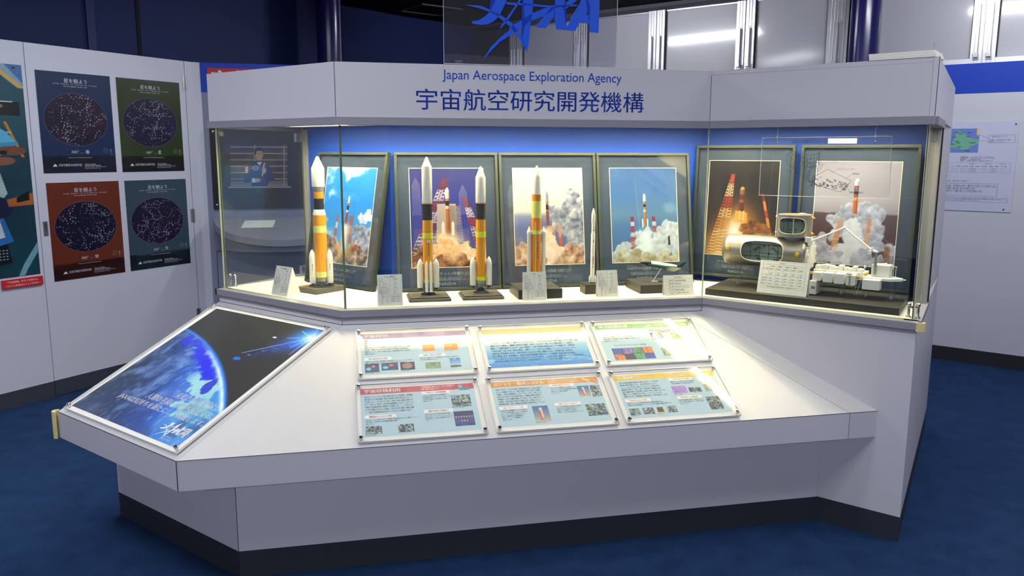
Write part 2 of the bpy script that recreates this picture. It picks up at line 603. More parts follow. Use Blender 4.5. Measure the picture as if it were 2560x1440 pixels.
OR, RW, BK = 'c8801c', 'ece2d0', '1a1614'
def pic_blue_sky():
    p = Pic(150, 196, seed=3)
    p.grad([(0, '2c8cd0'), (.35, '1c86d2'), (.7, '4aa4d8'), (1, '86b8d4')])
    n = p.noise(5, 4, 5)
    p.blend(sstep(.50, .72, n + .55 * np.clip(.25 - p.Y, -1, .3) + .2 * (.35 - p.X)) * (p.Y < .5), 'f4f4f0')
    p.puffs([(.70, .50, .07), (.62, .52, .05), (.60, .50, .04)], 'ffffff', 'b8cfe0', seed=5)
    p.blend(sstep(.45, .75, p.noise(7, 8)) * (p.Y > .5) * (p.X < .3), 'cfdde4')
    p.tower(.23, .72, .03, .25, .5, .02, 10, ['d8553a', 'e8e0d8', 'd8553a'])
    p.puffs([(.62, .66, .1), (.72, .74, .13), (.58, .78, .09), (.7, .9, .14)], 'd8dade', '5c6a80', seed=11)
    p.tower(.45, .78, .06, .46, .5, .05, 12, ['b85a30', 'd88a60', 'c05a38'])
    p.rocket(.385, .29, .58, .032, [(.26, 'e8e4dc'), (.36, OR), (.52, BK), (.6, 'e8d8c0'), (1, 'a8441c')], -.02)
    p.blend(np.exp(-((p.X - .385) / .055) ** 2) * sstep(.55, .62, p.Y) * (1 - sstep(.8, 1, p.Y)), 'fff6dc')
    p.puffs([(.1, .8, .08), (.2, .86, .12), (.08, .93, .1), (.32, .94, .11), (.5, .9, .1), (.62, .93, .1)], 'f0d8b0', '4c4038', warm='f0c070', warm_at=(.40, .8, .2), seed=21)
    p.tower(.57, .85, .04, .57, .74, .03, 5, ['c05028', 'e8d8b8'])
    return p

def pic_tower_launch():
    p = Pic(150, 200, seed=4)
    p.grad([(0, '2c357c'), (.5, '2f3d90'), (1, '44509c')])
    cols = ['c8b090', 'e0d8c8', '9c3420', 'e4dccc', '9c3820', 'd8d0c0', '8c2c18']
    p.tower(.08, .92, .22, .36, .1, .05, 22, cols[::-1][::-1])
    p.tower(.74, .88, .13, .55, .3, .04, 18, ['e0d4c4', 'c05028', 'd8ccb8', 'a83420', 'e0d8cc', '8c2c1c'])
    p.poly([(.27, .36), (.46, .36), (.47, .75), (.25, .75)], 'b9b4aa')
    p.poly([(.36, .37), (.46, .38), (.47, .75), (.36, .75)], '97918a')
    p.tower(.5, .75, .06, .47, .38, .05, 12, ['8890a0', 'a89c98'])
    p.rocket(.375, .19, .66, .04, [(.24, 'ede6d6'), (.3, OR), (.4, BK), (.47, 'e0cca0'), (1, 'b87824')])
    for x in (.325, .425):
        p.poly([(x - .014, .56), (x, .53), (x + .014, .56), (x + .014, .68), (x - .014, .68)], 'efe4d4')
    p.blend(np.exp(-((p.X - .375) / .16) ** 2) * sstep(.6, .75, p.Y), 'fff0cc')
    p.puffs([(.36, .78, .1), (.5, .86, .1), (.28, .88, .1), (.62, .92, .1), (.72, .94, .08)], 'fff2d8', 'e4b878', seed=31)
    p.puffs([(.1, .93, .1), (.3, .95, .09), (.48, .97, .09), (.68, .98, .08), (.4, .93, .06)], 'e8b878', '60402c', seed=33, warm='fff0d0', warm_at=(.42, .84, .14))
    for k in range(9):
        a = k * .7
        p.line((.1, .86), (.1 + .12 * math.cos(a), .86 + .12 * math.sin(a)), .003, '2c1c18')
    p.poly([(.5, 1.0), (.58, .95), (.7, .96), (.74, 1.0)], '2c1c18')
    return p

def pic_grey_smoke():
    p = Pic(150, 200, seed=5)
    p.grad([(0, 'e6e0c2'), (.45, 'dcd6c2'), (.5, '8a94aa'), (.6, '66749a'), (.8, '707894'), (1, '8c7c74')])
    p.puffs([(.45, .45, .06), (.62, .3, .07), (.5, .52, .1), (.58, .42, .1), (.68, .4, .1), (.6, .62, .12), (.72, .55, .12), (.7, .76, .1)], 'd8d8cc', '60687c', seed=41, light=(-.6, -.7))
    p.tower(.5, .85, .03, .48, .58, .02, 12, ['c86a48', 'd8a080'])
    p.tower(.66, .95, .04, .66, .8, .03, 6, ['b06040', 'c88a60'])
    p.rocket(.36, .235, .62, .028, [(.3, '9aa0a4'), (.38, 'b07820'), (.5, BK), (.55, 'b0906a'), (1, '8c5424')])
    p.blend(np.exp(-((p.X - .36) / .05) ** 2) * sstep(.58, .66, p.Y), 'fff6dc')
    p.tower(.4, .75, .08, .39, .6, .06, 7, ['d89050', 'e8c088'])
    p.puffs([(.36, .72, .06), (.37, .84, .09), (.3, .9, .08), (.48, .92, .09)], 'fff6e0', 'f0d0a0', seed=43)
    p.puffs([(.08, .85, .08), (.16, .9, .09), (.06, .96, .09), (.26, .97, .08), (.5, .97, .09), (.6, .9, .09), (.7, .94, .09)], 'f0d8b4', '8c5c3c', warm='fff0d0', warm_at=(.38, .84, .2), seed=47)
    return p

def pic_white_plume():
    p = Pic(150, 200, seed=6)
    p.grad([(0, '46688c'), (.3, '4f7496'), (.5, '6d8a9c'), (.62, '587c9c'), (1, '5a7896')])
    n = p.noise(3, 6, 5, sx=.6)
    p.blend(sstep(.48, .7, n) * np.exp(-((p.Y - .45) / .12) ** 2) * .7, 'c6cfc8')
    p.blend(sstep(.55, .75, p.noise(4, 9, sx=.5)) * .5 * (p.Y < .2), '8fa8a0')
    p.tower(.235, .84, .055, .235, .52, .03, 14, ['d88a60', 'b8443c', 'e4dcd0', 'b8443c', 'e4dcd0', 'a83c38'])
    p.tower(.5, .84, .06, .475, .52, .03, 14, ['d8a070', 'c06a50', 'e4dcd0', 'b8443c', 'e4dcd0', 'a83c38'])
    p.rocket(.378, .27, .62, .03, [(.24, 'f0ece0'), (.32, 'c89030'), (.42, BK), (.5, 'd8a040'), (.55, 'f0e8d8'), (1, 'c88c30')])
    for x in (.35, .406):
        p.poly([(x - .008, .56), (x, .53), (x + .008, .56), (x + .008, .63), (x - .008, .63)], 'f0ece0')
    p.puffs([(.38, .7, .06), (.32, .72, .06), (.36, .8, .1), (.62, .68, .1), (.7, .64, .08), (.56, .76, .1), (.7, .8, .12), (.15, .86, .08), (.08, .92, .09), (.45, .88, .12)], 'f4eed8', 'b8b4a8', seed=51)
    p.tower(.645, .82, .02, .645, .73, .015, 5, ['3c3c34'])
    p.blend(np.exp(-((p.X - .38) / .09) ** 2) * sstep(.6, .72, p.Y) * .9, 'fffae4')
    p.puffs([(.1, .96, .08), (.25, .95, .08), (.42, .98, .08), (.6, .96, .09), (.72, .97, .07)], 'f0e2bc', 'b09868', seed=53)
    return p

def pic_night():
    p = Pic(150, 200, '2a241e', seed=7)
    p.grad([(0, '38342e'), (.3, '262022'), (.6, '30221a'), (1, '5c3a14')])
    p.blend(np.exp(-(((p.X - .36) / .2) ** 2 + ((p.Y - .72) / .25) ** 2)), 'f0b048')
    p.blend(np.exp(-(((p.X - .32) / .1) ** 2 + ((p.Y - .78) / .15) ** 2)), 'fff8e0')
    p.blend(np.exp(-(((p.X - .14) / .16) ** 2 + ((p.Y - .95) / .2) ** 2)) * .9, 'f8d890')
    p.rocket(.375, .265, .54, .048, [(.12, 'c8a058'), (.3, '8c7048'), (.5, '6c3424'), (.62, '907048'), (1, '6c2c1c')])
    p.poly([(.31, .52), (.44, .54), (.44, .64), (.3, .64)], 'e0a848')
    for x in (.36, .4):
        p.rect(x - .01, .52, x + .01, .62, 'f4c878')
    p.tower(.13, .98, .22, .265, .14, .03, 26, ['e8c070', 'f0d088', 'd89848', 'e8c478', 'b0442c', 'e0c890', 'c04830'])
    p.tower(.7, .78, .03, .59, .33, .018, 18, ['b06030', 'e8a050', 'c04020', 'd09050', '8c3020'])
    p.puffs([(.42, .7, .05), (.5, .68, .07), (.6, .7, .07), (.46, .76, .06), (.62, .76, .06)], 'c88838', '5c3614', seed=61)
    p.blend(np.exp(-(((p.X - .3) / .06) ** 2 + ((p.Y - .8) / .14) ** 2)), 'fffcf0')
    for i in range(14):
        y = .78 + i * .016
        p.line((.02, y), (.24, y + (.05 if i % 2 else -.03)), .0025, 'a06828')
    return p

def pic_grey_sky():
    p = Pic(150, 200, seed=8)
    p.grad([(0, 'a6a2a8'), (.12, 'b2aeb2'), (.35, 'bcb8b8'), (.49, 'b0a8aa'), (.505, '6a5658'), (.7, '5a4446'), (1, '6c4a44')])
    p.blend(sstep(.4, .75, p.noise(3, 3, 5, sx=.5)) * .35 * (p.Y < .5), '8c8a92')
    p.puffs([(.2, .58, .07), (.28, .52, .07), (.38, .48, .08), (.46, .44, .06), (.52, .52, .1), (.26, .66, .08), (.5, .66, .12), (.56, .78, .09), (.2, .74, .05)], 'e4e6ea', '9aa0ac', seed=71)
    p.rocket(.375, .155, .5, .04, [(.22, 'e6e6e4'), (.28, 'a8581c'), (.44, '24201e'), (.56, 'b0601c'), (.62, 'd8b868'), (1, 'cc7420')])
    p.rect(.36, .165 + .085, .39, .285, 'd8d8d4', .5)
    p.puffs([(.36, .6, .07), (.36, .72, .1), (.38, .86, .12), (.3, .92, .1)], 'f6f8f4', 'e0e2dc', seed=73)
    p.tower(.2, .92, .06, .25, .56, .03, 16, ['e8d4a0', 'e0b070', 'd88848', 'e0a870'])
    p.tower(.5, .8, .03, .51, .55, .03, 12, ['e0b888', 'd8986a'])
    p.puffs([(.08, .8, .08), (.1, .9, .1), (.02, .95, .1), (.22, .95, .07), (.45, .95, .1), (.62, .97, .08), (.72, .84, .07), (.74, .95, .08)], 'e8eaea', 'a8a6ae', seed=77)
    p.tower(.69, 1.0, .04, .68, .8, .04, 9, ['c88830', 'a86828'])
    p.blend(sstep(.55, .75, p.noise(6, 14)) * (p.Y > .88) * .5, '8c7c88')
    return p

def pic_stars(bg, disc, haze, ground, seed):
    p = Pic(190, 246, bg, seed)
    p.blend(sstep(.3, .8, p.noise(3, seed)) * .25, haze)
    cx, cy, rx, ry = p.asp * .49, .465, p.asp * .425, .262
    p.ell(cx, cy, rx + .003, ry + .003, 'a8a4c0')
    p.ell(cx, cy, rx, ry, disc)
    ins = (((p.X - cx) / rx) ** 2 + ((p.Y - cy) / ry) ** 2) < .97
    p.blend(ins * sstep(.45, .8, p.noise(4, seed + 3)) * .5, '55284a' if seed % 2 else '33306a')
    r = np.random.default_rng(seed)
    def rnd():
        while True:
            x, y = r.uniform(-1, 1, 2)
            if x * x + y * y < .93:
                return cx + x * rx, cy + y * ry
    for k in range(34):
        x, y = rnd()
        pts = [(x, y)]
        a = r.uniform(0, 6.28)
        for j in range(r.integers(2, 6)):
            a += r.uniform(-1.1, 1.1)
            x, y = x + .034 * math.cos(a), y + .03 * math.sin(a)
            if ((x - cx) / rx) ** 2 + ((y - cy) / ry) ** 2 < .95:
                pts.append((x, y))
        for q, w in zip(pts[:-1], pts[1:]):
            p.line(q, w, .0012, 'a6a2bc', .6)
        for q in pts:
            p.ell(q[0], q[1], .0042, .0042, 'f4f4f8', .5)
    for k in range(120):
        x, y = rnd()
        rr = r.choice([.002, .0025, .0035])
        p.ell(x, y, rr, rr, r.choice(['ffffff', 'd8d8e8', 'f0e8a0', 'b8c8ff'], p=[.6, .3, .06, .04]), .6, .9)
    for k in range(26):
        x, y = rnd()
        p.rect(x, y, x + .03, y + .004, r.choice(['b8b098', 'a0a8b0', '8ab08c']), .55)
    g = .82 + .03 * (p.noise(5, seed + 5) - .5)
    p.blend(sstep(0, .03, p.Y - g) * .85, ground)
    p.blend(sstep(.4, .7, p.noise(12, seed + 8, sx=.5)) * (p.Y > g + .01) * .35, '000000')
    for k in range(14):
        a = k / 14 * 6.28
        p.line((p.asp * .865 + .012 * math.cos(a), .775 + .012 * math.sin(a)), (p.asp * .865 + .03 * math.cos(a), .775 + .03 * math.sin(a)), .001, 'c8c8d0', .5)
    for k in range(5):
        p.ell(p.asp * .935, .765 + k * .014, .0055 - k * .0008, .0055 - k * .0008, 'f0f0f0')
        p.rect(p.asp * .955, .763 + k * .014, p.asp * .975, .767 + k * .014, 'c8c8b0', .6)
    return p

def pic_earth():
    p = Pic(330, 330, '2b2928', 12)
    X, Y = p.X, p.Y                              # 0..1
    sx, sy = .976, .085                           # the flare behind the limb in the printed picture
    ux, uy = -.74, .67
    al, ac = (X - sx) * ux + (Y - sy) * uy, (X - sx) * uy - (Y - sy) * ux
    p.blend(np.exp(-(np.maximum(al, 0) / .22) ** 2 - (ac / (.06 + .05 * np.exp(-np.abs(al) / .1))) ** 2) * .95, '1438d0')
    p.blend(np.exp(-(np.hypot((X - sx) * .7, Y - sy) / .085) ** 2), '3ca4f4')
    p.blend(np.exp(-(np.hypot(X - sx, Y - sy) / .045) ** 2), 'f8fff4')
    for a, L in ((2.52, .40), (2.9, .16), (1.6, .16), (2.05, .12), (4.4, .1), (3.5, .12)):
        p.line((sx, sy), (sx + L * math.cos(a), sy + L * math.sin(a)), .002, 'c8f4f8', .8)
    p.ell(.732, .141, .016, .007, 'd0e8ff')
    for k, (t, q) in enumerate(((.42, .030), (.35, .014), (.27, .012), (.21, .010))):
        p.ell(sx + ux * t, sy + uy * t, q, q * .45, '1c64dc', None, .9)
    r = np.random.default_rng(4)
    for k in range(50):
        t = r.random() * .3
        p.ell(sx + ux * t + r.normal() * .03, sy + uy * t + r.normal() * .03, .004, .003, '2c6ce0', 1, .7)
    cx, cy, R = -.3116, 2.199, 1.982              # the globe
    d = np.hypot(X - cx, Y - cy)
    e = R - d                                     # depth inside the limb
    ins = sstep(-.002, .002, e)
    p.blend(np.exp(-(np.minimum(e, 0) / .012) ** 2) * (e < 0) * .9, '2478f0')
    n, n2, n3 = p.noise(5, 2, 6), p.noise(14, 5, 5), p.noise(30, 9, 4, sx=1.6)
    t = np.clip(.15 + .95 * (X - .12) - .55 * (Y - .6), 0, 1)
    base = np.stack([np.interp(t, [0, .3, .6, 1], v) for v in ([.12, .10, .12, .26], [.16, .22, .38, .66], [.24, .46, .80, .88])], -1)
    p.c = p.c * (1 - ins[..., None]) + base * ins[..., None]
    p.blend(ins * sstep(.45, .75, n * .5 + n2 * .5) * (.2 + .4 * t), '7f9cc8')
    p.blend(ins * sstep(.52, .8, n3) * (.22 + .4 * t), 'b4c4dc')
    p.blend(ins * np.exp(-(((X - .2) / .2) ** 2 + ((Y - .55) / .12) ** 2)) * sstep(.35, .6, n2) * .45, '6e86b4')
    oc = np.exp(-((e - .062 - .05 * (X - .5)) / .048) ** 2) * sstep(-.05, .2, X) * (1 - sstep(.7, .8, X + .15 * (n2 - .5)))
    p.blend(ins * np.clip(oc * 1.5 - .9 * sstep(.45, .7, n2) - .6 * sstep(.5, .75, n3), 0, 1), '1822d0')
    ld = np.exp(-(((X - .66) / .10) ** 2 + ((Y - .60) / .06) ** 2)) + .9 * np.exp(-(((X - .80) / .14) ** 2 + ((Y - .72) / .14) ** 2))
    w1 = p.noise(9, 41, 6)
    p.blend(ins * sstep(.42, .60, ld * .85 + 1.2 * (w1 - .5) + .9 * (n2 - .5) + .10) * sstep(.42, .6, X), 'a8d6d2')
    p.blend(ins * sstep(.5, .72, w1 * .5 + n2 * .5) * (1 - sstep(.4, .6, X)) * .45, '8fb4d8')
    p.blend(ins * sstep(.45, .6, np.exp(-(((X - .735 - .2 * (Y - .62)) / .03) ** 2 + ((Y - .61) / .07) ** 2)) * .8 + 1.6 * (n2 - .5)) * .9, '1c2cb8')
    p.blend(ins * np.exp(-(((X - .86) / .14) ** 2 + ((Y - .86) / .16) ** 2)) * .6, '62b0c0')
    p.blend(ins * sstep(.45, .7, p.noise(9, 33, 5)) * sstep(.6, .85, Y) * .55, '2c3c74')
    p.blend(ins * np.exp(-((e - .016) / .014) ** 2) * sstep(.15, .7, X) * (.45 + .75 * p.noise(16, 21)), 'eef6f0')
    p.blend(ins * np.exp(-(e / .006) ** 2) * .9, '3c90fa')
    for x in (.255, .28):
        p.line((x, .375), (x + .012, .365), .004, '38c8f0')
    p.c = np.clip(p.c * np.array([1.0, 1.05, 1.12]), 0, 1)
    return p

def pic_speaker():
    """wall photo: a person in a navy jacket speaking into a microphone in front of wall bars"""
    p = Pic(170, 126, '3c3440', 14)
    p.blend(sstep(.3, .8, p.noise(4, 3)) * .6, '5a4a4c')
    for i in range(7):
        p.rect(0, .04 + i * .155, p.asp, .065 + i * .155, '9c8878')
    for x in (.56, 1.25):
        p.rect(x, 0, x + .035, 1, '8c7c70')
    p.rect(0, .88, p.asp, 1, '8c8488', .6)
    hx = .66
    p.poly([(.30, .92), (.36, .62), (.46, .46), (.58, .40), (.76, .40), (.9, .48), (1.02, .72), (1.03, .86), (.9, .9), (.86, 1), (.48, 1), (.5, .9)], '1e2a66')
    p.poly([(.62, .42), (.68, .5), (.75, .41)], 'd8d4e0')
    p.ell(hx + .02, .24, .085, .135, 'b48e84')
    p.ell(hx - .09, .25, .018, .04, 'a88078')
    p.poly([(.56, .22), (.57, .1), (.66, .05), (.76, .08), (.79, .17), (.74, .15), (.62, .15), (.59, .26)], '16141c')
    for ex in (.655, .725):
        p.ell(ex, .215, .016, .008, '2a1c20')
        p.rect(ex - .022, .185, ex + .02, .193, '2a1c20')
    p.line((.7, .22), (.71, .27), .004, '8c665c')
    p.rect(.67, .315, .73, .325, '8c5050')
    p.ell(.59, .56, .07, .05, 'c8cce0'); p.ell(.59, .56, .052, .034, '3a4880')
    p.rect(.35, .54, .41, .64, 'e4e4ec'); p.ell(.38, .585, .016, .02, 'c03040')
    p.rect(.34, .65, .41, .68, 'd8d8e8')
    p.line((.79, .46), (.75, .74), .018, 'b0a8b0'); p.ell(.8, .46, .028, .035, '9c949c')
    p.ell(.79, .62, .05, .07, 'b89a90'); p.ell(.62, .86, .09, .05, 'b89a90'); p.ell(.54, .86, .05, .06, 'c8c8dc')
    return p

def pic_cabin():
    """large poster: a person in a blue shirt at work inside a spacecraft cabin (right-hand strip)"""
    p = Pic(110, 300, '1d4a56', 15)               # asp ~ .365
    W = p.asp
    p.blend(sstep(.3, .8, p.noise(4, 5)) * .6, '12303a')
    p.poly([(W * .55, 0), (W, 0), (W, .25), (W * .93, .25)], '7f9cb0')
    p.poly([(W * .78, 0), (W, 0), (W, .2)], '3c6c9c')
    p.line((W * .60, 0), (W * .97, .24), .012, 'c8a040')
    p.ell(W * .9, .035, .008, .012, '142838')
    p.line((W * .5, .22), (W * .57, .3), .004, 'd8e0e0'); p.line((W * .57, .3), (W * .5, .42), .004, 'd8e0e0')
    p.rect(W * .5, .40, W * .93, .55, '0f1418'); p.rect(W * .5, .395, W * .85, .408, 'b8c0c4')
    p.ell(W * .68, .45, .016, .022, '8c6c5c'); p.poly([(W * .58, .55), (W * .64, .47), (W * .74, .47), (W * .82, .55)], '1c1c20')
    p.blend(sstep(.45, .8, p.noise(6, 8)) * (p.Y > .55) * .5, '0c2028')
    p.line((W * .73, .62), (W * .92, 1.0), .007, 'b07a2c')
    p.rect(W * .5, .725, W * .8, .738, 'a8b0b0')
    p.poly([(0, .62), (W * .55, .63), (W * .72, .72), (W * .88, .86), (W * .6, .93), (W * .5, .87), (0, .87)], '56a8c8')
    p.poly([(W * .5, .86), (W * .86, .83), (W * .88, .86), (W * .6, .92)], '3c88ac')
    p.ell(W * .78, .93, .07, .05, '6c4434'); p.ell(W * .5, .965, .06, .035, '8c5c44')
    p.rect(W * .6, .93, W * .72, .97, '181818')
    return p

def pic_cabin_low():
    p = Pic(110, 300, '123440', 16)
    W = p.asp
    p.blend(sstep(.3, .8, p.noise(4, 6)) * .6, '1c5060')
    p.ell(W * .6, .03, .08, .04, '7c5040')
    p.poly([(0, .12), (W * .6, .1), (W * .68, .3), (W * .5, .42), (0, .4)], '9cb4b4')
    p.ell(W * .35, .42, .14, .12, '1a1c3c')
    p.poly([(W * .66, .35), (W, .3), (W, .4), (W * .68, .41)], 'a85c2c'); p.poly([(W * .78, .34), (W * .95, .28), (W * .95, .36), (W * .78, .38)], '141414')
    p.poly([(W * .3, .53), (W * .6, .5), (W * .7, .7), (W * .45, .74)], '2c6cb0')
    p.poly([(W * .42, .55), (W * .55, .52), (W * .6, .66), (W * .46, .68)], 'd0d8e0'); p.rect(W * .45, .57, W * .5, .64, '182028')
    p.poly([(W * .42, .74), (W * .62, .72), (W * .66, .88), (W * .45, .9)], '0c1418')
    for i in range(4):
        for j in range(4):
            p.ell(W * .47 + j * .016, .77 + i * .025, .004, .004, 'c8d8e0')
    p.poly([(W * .72, 1.0), (W * .8, .9), (W, .72), (W, .8), (W * .84, .95), (W * .8, 1.0)], '6ca0ac')
    p.ell(W * .3, .98, .06, .1, '8c5038')
    p.blend((p.noise(5, 9) - .5) * .6, '0c2834')
    return p

def thumb(p, x0, y0, x1, y1, kind, seed):
    """small picture printed inside a panel sheet"""
    m = ((p.X >= x0) & (p.X <= x1) & (p.Y >= y0) & (p.Y <= y1))
    u, v = (p.X - x0) / (x1 - x0), (p.Y - y0) / (y1 - y0)
    n = p.noise(26, seed, 3)
    if kind == 'sun':
        col = C('d8741c') * (1 - n[..., None] * .5) + C('f8c040') * (n[..., None] * .5)
    elif kind == 'space':
        col = C('14143c') * (1 - n[..., None]) + C('3c4c9c') * n[..., None]
        col = np.where((np.hypot(u - .25, v - .6) < .18)[..., None], C('60c0e0'), col)
        col = np.where((np.hypot(u - .6, v - .35) < .13)[..., None], C('d87050'), col)
    elif kind == 'heat':
        q = np.hypot(u - .5, v - .45)
        col = np.where((q < .36)[..., None], C('e88828') * (1 - n[..., None]) + C('7838c0') * n[..., None], C('101020'))
        col = np.where(((q < .38) & (v > .62))[..., None], C('30a080'), col)
    elif kind == 'sky':
        col = C('3078c0') * (1 - v[..., None]) + C('c8dcec') * v[..., None]
        col = np.where((v > .78 + .1 * np.abs(u - .5))[..., None], C('4c4838'), col)
        col = np.where((np.hypot(u - .5, v - .12) < .06)[..., None], C('f4f4f4'), col)
    elif kind == 'green':
        col = C('4c7050') * (1 - n[..., None]) + C('b0c0a0') * n[..., None]
    elif kind == 'crew':
        col = C('1c2470') * (1 - n[..., None] * .6) + C('101030') * n[..., None] * .6
        for k in range(7):
            for row in (0, 1):
                if row == 1 and not 1 < k < 5:
                    continue
                hx, hy = .1 + k * .135, .38 + row * .28
                col = np.where((np.hypot((u - hx) * 1.3, v - hy) < .055)[..., None], C('c8a088'), col)
                col = np.where(((np.abs(u - hx) < .05) & (v > hy + .06) & (v < hy + .45))[..., None], C('3048b0') * .9, col)
    elif kind == 'rocket':
        col = C('2c5ca8') * (1 - v[..., None]) + C('c8b898') * v[..., None]
        col = np.where(((np.abs(u - .5) < .1) & (v > .12) & (v < .75))[..., None], C('d8d0c4'), col)
        col = np.where(((np.abs(u - .42) < .05) & (v > .3) & (v < .9))[..., None], C('c84828'), col)
    elif kind == 'purple':
        col = C('9068c0') * (1 - n[..., None]) + C('c8a0d8') * n[..., None]
    elif kind == 'yellow':
        col = C('2c3c2c') * np.ones_like(p.c)
        col = np.where(((u < .1) | (u > .85) | (v > .85))[..., None], C('d8cc20'), col)
    elif kind == 'mosaic':
        k = (np.floor(u * 4).astype(int) * 7 + np.floor(v * 2).astype(int) * 3) % 6
        pal = np.array([C(c) for c in ('2038a0', '7a5ca8', '3c7c58', 'c86a2c', '1c2030', '3aa070')])
        col = pal[k] * (.55 + .9 * n[..., None])
        col = np.where(((u * 4 % 1 < .05) | (v * 2 % 1 < .05))[..., None], C('101418'), col)
    else:                                                          # machinery
        g = sstep(.3, .75, n)[..., None]
        col = C('1c3034') * (1 - g) + C('8ca8a4') * g
        col = np.where((p.noise(60, seed + 2, 2) > .72)[..., None], C('d8e0dc'), col)
    p.c = np.where(m[..., None], col, p.c)
    return p

# ================================================================== the room
def wall_frame_xy(k0, k1):
    return frame(k0, k1)

FW, FX, FY = frame('W1', 'W2'), frame('X0', 'X1'), frame('Y0', 'Y1')
carpet = mat('blue_carpet', '1d3358', 0.95, 0.1)
nt = carpet.node_tree
tc = nt.nodes.new('ShaderNodeTexCoord')
n1 = nt.nodes.new('ShaderNodeTexNoise'); n1.inputs['Scale'].default_value = 260; n1.inputs['Detail'].default_value = 3
n2 = nt.nodes.new('ShaderNodeTexNoise'); n2.inputs['Scale'].default_value = 9; n2.inputs['Detail'].default_value = 3
ad = nt.nodes.new('ShaderNodeMath'); ad.operation = 'MULTIPLY_ADD'; ad.inputs[1].default_value = 0.35
cr = nt.nodes.new('ShaderNodeValToRGB')
cr.color_ramp.elements[0].position, cr.color_ramp.elements[1].position = 0.38, 0.98
cr.color_ramp.elements[0].color = (*hexc('101d38'), 1); cr.color_ramp.elements[1].color = (*hexc('2c4c7a'), 1)
bp = nt.nodes.new('ShaderNodeBump'); bp.inputs['Strength'].default_value = 0.6; bp.inputs['Distance'].default_value = 0.006
for a, b in ((tc.outputs['Object'], n1.inputs['Vector']), (tc.outputs['Object'], n2.inputs['Vector']), (n2.outputs['Fac'], ad.inputs[0]),
             (n1.outputs['Fac'], ad.inputs[2]), (ad.outputs[0], cr.inputs[0]), (cr.outputs[0], nt.nodes['Principled BSDF'].inputs['Base Color']),
             (n1.outputs['Fac'], bp.inputs['Height']), (bp.outputs[0], nt.nodes['Principled BSDF'].inputs['Normal'])):
    nt.links.new(a, b)
wallm = mat('grey_wall_panel', 'c8cad6', 0.5, 0.35, noise=(150, 0.02))
wallx = mat('slate_wall_panel', '8288a0', 0.55, 0.3, noise=(150, 0.02))
bandm = mat('blue_band', '0a3cb4', 0.5, 0.3)
navym = mat('navy_wall_paint', '1e2b60', 0.6, 0.3, noise=(8, 0.08))
navyc = mat('navy_column_vinyl', '1c1c58', 0.22, 0.5)
ceilm = mat('dark_ceiling', '14161f', 0.9, 0.1, noise=(20, 0.1))
winm = mat('white_window_film', 'b4b4be', 0.10, 0.5, coat=1.0)
winm.node_tree.nodes['Principled BSDF'].inputs['Coat Roughness'].default_value = 0.38
kickw = mat('slate_baseboard', '3a3f4a', 0.5, 0.3)
kicky = mat('dark_baseboard', '2a2830', 0.5, 0.3)
redm = mat('red_sign_panel', 'c4222e', 0.5)

struct(MB().box(-7, 7, -4, 11, -0.05, 0).build('floor', carpet))
struct(MB().box(-7, 7, -4, 11, Z_CEIL, Z_CEIL + 0.05).build('ceiling', ceilm))

# left partition with a flush cupboard door (s = 0 .. 1.175)
def at(F, o):
    o.matrix_world = F
    return o
w = at(FW, MB().box(-4.5, -0.004, 0.0, 0.06, Z_WKICK, Z_WALL).box(0.0, 1.176, 0.03, 0.06, 0, Z_WALL).build('wall_left', wallm)); struct(w)
w = at(FW, MB().box(-4.5, -0.003, -0.003, 0.05, 0, Z_WKICK).box(0.0, 1.174, -0.003, 0.02, 0.004, Z_WKICK - 0.002).build('baseboard_left', kickw)); struct(w)
door = at(FW, MB().box(0.0, 1.172, 0.0, 0.028, Z_WKICK, Z_WALL).build('door_1', wallm, bevel=0.0015)); struct(door)
h = MB().box(0.018, 0.047, -0.004, 0.002, 1.067, 1.160)
h.box(0.022, 0.043, -0.0055, -0.004, 1.072, 1.155)
h.build('door_handle', 'steel', door, bevel=0.003)
MB().box(0.026, 0.039, -0.0065, -0.005, 1.10, 1.15).lathe([(0.004, -0.004), (0.004, 0.004)], 12, (0.0325, -0.006, 1.133), axis='y').build('handle_lock', 'base', door)
for zc in (2.11, 1.124, 0.35):
    MB().tube((1.1755, -0.006, zc - 0.05), (1.1755, -0.006, zc + 0.05), 0.006, 12).box(1.150, 1.1755, -0.003, 0.0, zc - 0.05, zc + 0.05).build('hinge', 'steel', door)
# post between the door and the back partition
jp = [(-2.4426, 6.1321), (-2.4100, 6.1900), (-2.3630, 6.2245), (-2.50, 6.52), (-2.75, 6.40)]
struct(MB().prism(jp, 0, Z_WALL).build('trim_1', wallm))

# back partition (behind the left of the showcase)
x = at(FX, MB().box(0.0, 4.45, 0.0, 0.06, Z_WKICK, Z_BAND).build('wall_back', wallx)); struct(x)
struct(at(FX, MB().box(0.0, 4.45, -0.003, 0.06, Z_BAND, Z_WALL).build('trim_2', bandm)))
struct(at(FX, MB().box(0.0, 4.45, -0.004, 0.05, 0, Z_WKICK).build('baseboard_back', kickw)))
# right partition
struct(at(FY, MB().box(-1.62, 2.6, 0.0, 0.06, Z_WKICK, Z_BAND).build('wall_right', wallm)))
struct(at(FY, MB().box(-1.62, 2.6, -0.003, 0.06, Z_BAND, Z_WALL).build('trim_3', bandm)))
struct(at(FY, MB().box(-1.62, 2.6, -0.004, 0.05, 0, Z_WKICK).build('baseboard_right', kicky)))

